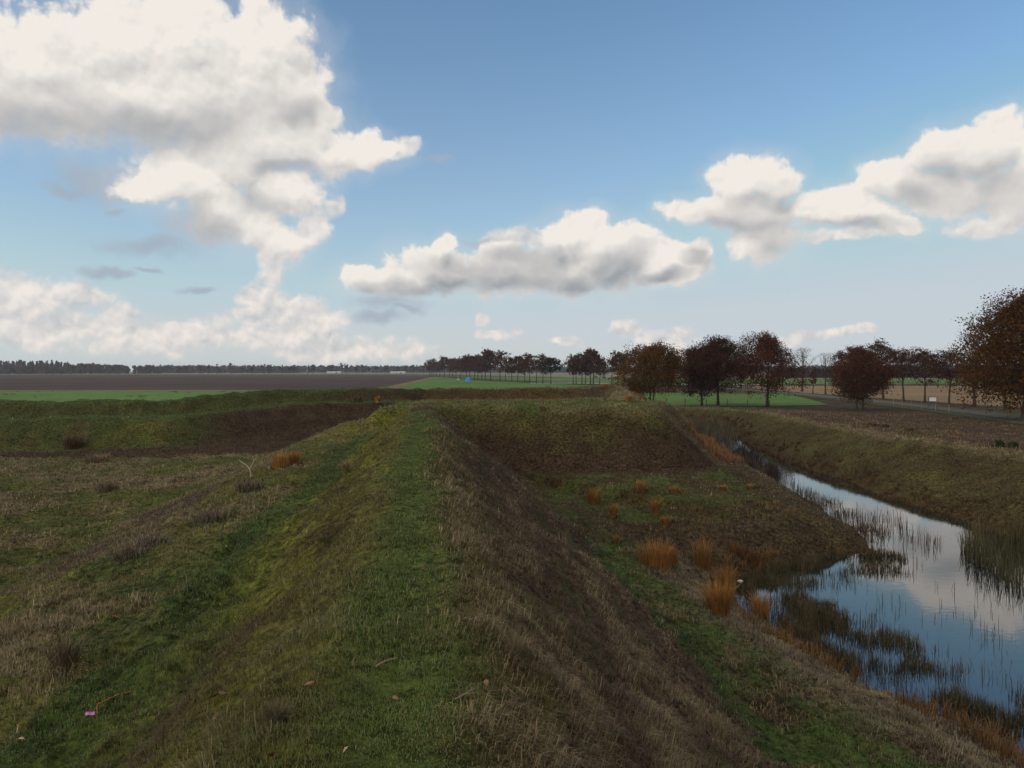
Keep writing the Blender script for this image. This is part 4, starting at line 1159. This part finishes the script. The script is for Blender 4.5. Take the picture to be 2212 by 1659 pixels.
sticks('forked_twig', (x, y, z + .05), [([(-.05, -.02, .0), (.0, .0, .02), (.05, .045, .03)], .005, .003), ([(.0, 0, .02), (.05, .01, .02)], .004, .002), ([(.03, .03, .025), (.035, .065, .03)], .003, .002)], M_PALEW, 'small pale forked twig on the path near the bottom edge', 'twig')
x, y, z = hit(832, 1452)
sticks('straw_stalk', (x, y, z + .04), [([(-.05, -.03, 0), (.0, 0, .02), (.06, .05, .02)], .007, .004)], M_PALEW, 'pale broken stalk lying on the grass beside the path', 'stalk')
x, y, z = hit(1278, 1215)
sticks('dry_stem', (x, y, z - .02), [([(0, 0, 0), (-.05, 0, .25), (-.12, .0, .48), (-.16, 0, .62)], .008, .004), ([(-.08, 0, .35), (-.02, .02, .5)], .004, .002)], M_DARKW, 'dark dry stem leaning at the foot of the worn slope', 'stem')
M_PINK = flat_mat('pink_paper', (.62, .22, .55), .6, .2, .12, 30)
x, y, z = hit(194, 1564)
pk = []
for i in range(5):
    for j in range(3):
        pk.append(((i - 2) * .022 * (1 - .12 * (j - 1) ** 2), (j - 1) * .016, .012 * math.sin(i * 1.7) + .008 * (j - 1) ** 2))
o = put('pink_scrap', mesh_from('pink_scrap', pk, sum(([i * 3 + j, (i + 1) * 3 + j, (i + 1) * 3 + j + 1, i * 3 + j + 1] for i in range(4) for j in range(2)), []), [4] * 8, M_PINK, True), label='small crumpled pink scrap lying in the moss', category='litter')
o.location = (x, y, z + .08); o.rotation_euler = (.9, .2, .7); o.scale = (.75, .75, .75)
M_ORS = flat_mat('dried_frond', (.36, .15, .045), .7, .2, .2, 40)
x, y, z = hit(210, 1552)
s = Soup()
stem = [(.0, .0, .0), (-.02, .03, .05), (-.03, .06, .09), (.04, .12, .12), (.12, .20, .14), (.22, .30, .15), (.30, .36, .14)]
s.add(*tube(stem, list(np.linspace(.005, .002, len(stem))), 5))
rl = random.Random(3)
for i in range(26):
    t = .15 + .85 * i / 26 * (len(stem) - 1) / (len(stem) - 1) * 1.0
    k = min(int(t * (len(stem) - 1)), len(stem) - 2); f = t * (len(stem) - 1) - k
    p = np.array(stem[k]) * (1 - f) + np.array(stem[k + 1]) * f
    dv = np.array((rl.uniform(-1, 1), rl.uniform(-1, 1), rl.uniform(-.2, 1))); dv /= np.linalg.norm(dv)
    c = np.cross(dv, (.3, .2, 1)); c /= np.linalg.norm(c)
    s.add([p, p + dv * .014 + c * .006, p + dv * .026, p + dv * .014 - c * .006], [(0, 1, 2, 3)])
o = put('dried_frond', s.mesh('dried_frond', M_ORS), label='curving orange dried frond beside the pink scrap', category='frond')
o.location = (x, y, z + .04); o.scale = (.6, .6, .6)
M_WHITE = flat_mat('white_plastic', (.42, .40, .38), .5, .3, .1, 10)
x, y, z = hit(1598, 1270, WATER_Z)
bm = bmesh.new(); bmesh.ops.create_icosphere(bm, subdivisions=3, radius=.05)
for vtx in bm.verts:
    k = 1 + .35 * math.sin(vtx.co.x * 23 + 1) * math.cos(vtx.co.y * 19) + .2 * math.sin(vtx.co.z * 41)
    vtx.co = Vector((vtx.co.x * 1.3 * k, vtx.co.y * .8 * k, vtx.co.z * .7 * k))
me = bpy.data.meshes.new('white_scrap'); bm.to_mesh(me); bm.free(); me.materials.append(M_WHITE)
for p in me.polygons: p.use_smooth = True
o = put('white_scrap', me, label='crumpled white scrap caught in the orange clump at the shore', category='litter'); o.location = (x, y, z + .16)

# ------------------------------------------------------------------ boxes for built things
def boxes(name, lst, mat, parent=None, bevel=.01, **kw):
    bm = bmesh.new()
    for (cx, cy, cz), (sx, sy, sz) in lst:
        bmesh.ops.create_cube(bm, size=1.0, matrix=Matrix.Translation((cx, cy, cz)) @ Matrix.Diagonal((sx, sy, sz, 1)))
    if bevel:
        bmesh.ops.bevel(bm, geom=list(bm.edges), offset=bevel, segments=2, affect='EDGES')
    me = bpy.data.meshes.new(name); bm.to_mesh(me); bm.free(); me.materials.append(mat)
    return put(name, me, parent, **kw)
def root(name, at, rot, label, cat, group=None):
    o = bpy.data.objects.new(name, None); COL.objects.link(o)
    o.location = at; o.rotation_euler = (0, 0, rot); o['label'] = label; o['category'] = cat
    if group: o['group'] = group
    return o
M_BLUEP = flat_mat('blue_paint', (.035, .050, .115), .5, .4, .1)
M_POSTW = flat_mat('weathered_wood', (.19, .16, .12), .9, .1, .3, 8)
M_POSTD = flat_mat('dark_wood', (.06, .05, .042), .9, .1, .3, 8)
M_WIRE = flat_mat('fence_wire', (.18, .18, .18), .5, .4, .1)
x, y = flat_at(2015, 887)
sg = root('information_sign', (x, y, ground(x, y)), math.atan2(x, y) * -1, 'white information panel on two dark blue posts beside the road', 'sign')
for sx in (-.42, .42):
    boxes('post', [((sx, 0, .82), (.095, .095, 1.64))], M_BLUEP, sg)
boxes('top_rail', [((0, 0, 1.60), (.77, .06, .07))], M_BLUEP, sg)
boxes('panel', [((0, -.01, 1.33), (.765, .035, .44))], flat_mat('white_panel', (.55, .56, .56), .4, .4, .04), sg, .004)
def fence(label, pts, mat, h=1.0, wires=(.45, .85)):
    p0 = pts[0]
    f = root('wire_fence', (p0[0], p0[1], ground(*p0)), 0, label, 'fence')
    tops = []
    for (px, py) in pts:
        z = ground(px, py) - ground(*p0)
        bm = bmesh.new()
        bmesh.ops.create_cone(bm, cap_ends=True, segments=8, radius1=.055, radius2=.048, depth=h + .3, matrix=Matrix.Translation((px - p0[0], py - p0[1], z + h / 2 - .15)))
        me = bpy.data.meshes.new('post'); bm.to_mesh(me); bm.free(); me.materials.append(mat)
        put('post', me, f)
        tops.append((px - p0[0], py - p0[1], z))
    for wz in wires:
        s = Soup(); s.add(*tube([(a, b + .06, c + wz * h) for a, b, c in tops], [.006] * len(tops), 4))
        put('wire', s.mesh('wire', M_WIRE), f)
fence('low wire fence on pale posts between the dense bushy oak and the sign', [flat_at(u, v) for u, v in ((1930, 876.5), (1949, 880), (1969, 882.5), (1990, 884.5), (2021, 888), (2050, 890))], M_POSTW, .95)
fence('wire fence on dark posts edging the green pasture under the oaks', [flat_at(u, v) for u, v in ((1440, 878), (1480, 878), (1526, 878.5), (1571, 879), (1615, 879.5), (1662, 880))], M_POSTD, 1.0)
# the blue tarpaulin heap and the white tank beside it
x, y = flat_at(1011, 824.4)
bm = bmesh.new(); bmesh.ops.create_grid(bm, x_segments=16, y_segments=12, size=1)
for vtx in bm.verts:
    a, b = vtx.co.x, vtx.co.y
    e = max(abs(a), abs(b))
    h = 1.72 * (1 - max(0, (e - .72) / .28) ** 2.2) - .28 * max(0, -a - .2) + .10 * math.sin(a * 7) * math.cos(b * 5)
    vtx.co = Vector((a * (1.15 + .18 * (e > .95)), b * .95 + .05 * math.sin(a * 9), max(h, 0.0)))
me = bpy.data.meshes.new('blue_tarpaulin'); bm.to_mesh(me); bm.free()
for p in me.polygons: p.use_smooth = True
me.materials.append(flat_mat('blue_tarp', (.018, .16, .42), .45, .4, .12))
o = put('blue_tarpaulin', me, label='bright blue tarpaulin over a heap in the pasture beside the avenue', category='tarpaulin'); o.location = (x, y, .03)
x, y = flat_at(990, 823.6)
wt = root('white_tank', (x, y, .03), .2, 'small white tank on a dark frame beside the blue tarpaulin', 'tank')
boxes('tank_body', [((0, 0, .72), (1.2, 1.0, .85))], M_WHITE, wt, .12)
boxes('frame', [((0, 0, .14), (1.25, 1.05, .2)), ((-.55, -.53, .6), (.06, .05, 1.0)), ((.55, -.53, .6), (.06, .05, 1.0))], M_POSTD, wt, .01)
boxes('cap', [((0, 0, 1.19), (.3, .3, .1))], M_POSTD, wt, .02)
x, y = flat_at(978 + 3, 814)
# distant white sheds
M_ROOFW = flat_mat('pale_roof', (.50, .52, .53), .6, .3, .05)
for u, v, wpx, lb in ((722, 806.2, 30, 'long low white shed at the edge of the far fields, under the small trees'), (860, 806.0, 32, 'long low white shed on the horizon, nearer the avenue')):
    x, y = flat_at(u, v)
    y = min(y, 1200); x = (u - CU) / FPX * y
    L = wpx * y / FPX
    sh = root('field_shed', (x, y, 0), 0, lb, 'shed', 'white sheds on the horizon')
    boxes('wall', [((0, 0, .9), (L, 9, 1.8))], M_WHITE, sh, .02)
    bm = bmesh.new()
    vs = [bm.verts.new(p) for p in ((-L / 2 - .3, -5, 1.8), (L / 2 + .3, -5, 1.8), (L / 2 + .3, 0, 2.9), (-L / 2 - .3, 0, 2.9), (-L / 2 - .3, 5, 1.8), (L / 2 + .3, 5, 1.8))]
    for f in ((0, 1, 2, 3), (3, 2, 5, 4), (0, 3, 4), (1, 5, 2), (0, 4, 5, 1)): bm.faces.new([vs[k] for k in f])
    me = bpy.data.meshes.new('roof'); bm.to_mesh(me); bm.free(); me.materials.append(M_ROOFW); put('roof', me, sh)
    boxes('door', [((L * .2, -4.52, .8), (3, .08, 1.6))], M_POSTD, sh, .01)

# cattle grazing beyond the canal: body, neck and head, four jointed legs, tail grown as one skin
def cow_mesh(pose):
    V = [(0, 0, 1.12), (.45, 0, 1.14), (.80, 0, 1.16), (-.45, 0, 1.12), (-.85, 0, 1.16)]
    Rr = [.36, .34, .26, .37, .26]
    E = [(0, 1), (1, 2), (0, 3), (3, 4)]
    def chain(start, pts, rad):
        k = start
        for p, r in zip(pts, rad):
            V.append(p); Rr.append(r); E.append((k, len(V) - 1)); k = len(V) - 1
        return k
    if pose == 0: chain(2, [(1.05, 0, 1.0), (1.25, 0, .62), (1.36, 0, .32), (1.5, 0, .14)], [.19, .16, .14, .09])
    else: chain(2, [(1.08, 0, 1.36), (1.3, 0, 1.52), (1.52, 0, 1.46), (1.72, 0, 1.34)], [.19, .15, .14, .09])
    for s in (-.19, .19):
        chain(2, [(.72, s, .86), (.74, s, .48), (.70, s, .1), (.76, s, .0)], [.14, .075, .06, .065])
        chain(4, [(-.78, s, .9), (-.70, s, .62), (-.86, s, .42), (-.80, s, .1), (-.74, s, .0)], [.17, .10, .07, .06, .065])
    chain(4, [(-1.06, 0, 1.2), (-1.12, .02, .8), (-1.12, .03, .5)], [.05, .03, .045])
    me = bpy.data.meshes.new('cow'); me.from_pydata(V, E, [])
    o = bpy.data.objects.new('cow_body', me); COL.objects.link(o)
    sk = o.modifiers.new('skin', 'SKIN')
    for i, r in enumerate(Rr): me.skin_vertices[0].data[i].radius = (r, r)
    me.skin_vertices[0].data[0].use_root = True
    o.modifiers.new('sub', 'SUBSURF').render_levels = 1
    o.modifiers['sub'].levels = 1
    dg = bpy.context.evaluated_depsgraph_get()
    out = bpy.data.meshes.new_from_object(o.evaluated_get(dg))
    bpy.data.objects.remove(o)
    return out
M_COW = flat_mat('dark_hide', (.022, .018, .016), .7, .2, .6, 1.5)
cows = []
for pz in (0, 1):
    m = cow_mesh(pz); m.materials.clear(); m.materials.append(M_COW)
    for p in m.polygons: p.use_smooth = True
    cows.append(m)
for i, (cx, cy) in enumerate(((765, 320), (840, 328), (890, 335), (932, 328))):
    x, y = flat_at(1097 + cx * .248, 738 + cy * .248 + 1.2)
    o = put('grazing_cow', cows[i % 2], label=('dark cow grazing behind the bunched clump of avenue trees', 'dark cow standing in the pasture past the avenue clump', 'dark cow grazing between the last avenue trees', 'dark cow standing nearest the round russet oak')[i], category='cow', group='cattle in the far pasture')
    o.location = (x, y, .03); o.rotation_euler = (0, 0, (0.3, 2.8, -.4, 3.5)[i])

# ------------------------------------------------------------------ air
m, nt = material('thin_haze')
pv = nt.n('ShaderNodeVolumePrincipled')
pv.inputs['Color'].default_value = (.80, .88, 1.0, 1)
pv.inputs['Density'].default_value = HAZE_DENSITY
pv.inputs['Anisotropy'].default_value = 0.2
o_ = nt.n('ShaderNodeOutputMaterial'); nt.link(pv.outputs[0], o_.inputs['Volume'])
if HAZE_DENSITY > 0:
    hz = boxes('haze', [((0, 0, 12.0), (8600, 8600, 30.0))], m, None, 0, kind='stuff', label='thin pale haze over the distant fields', category='haze')
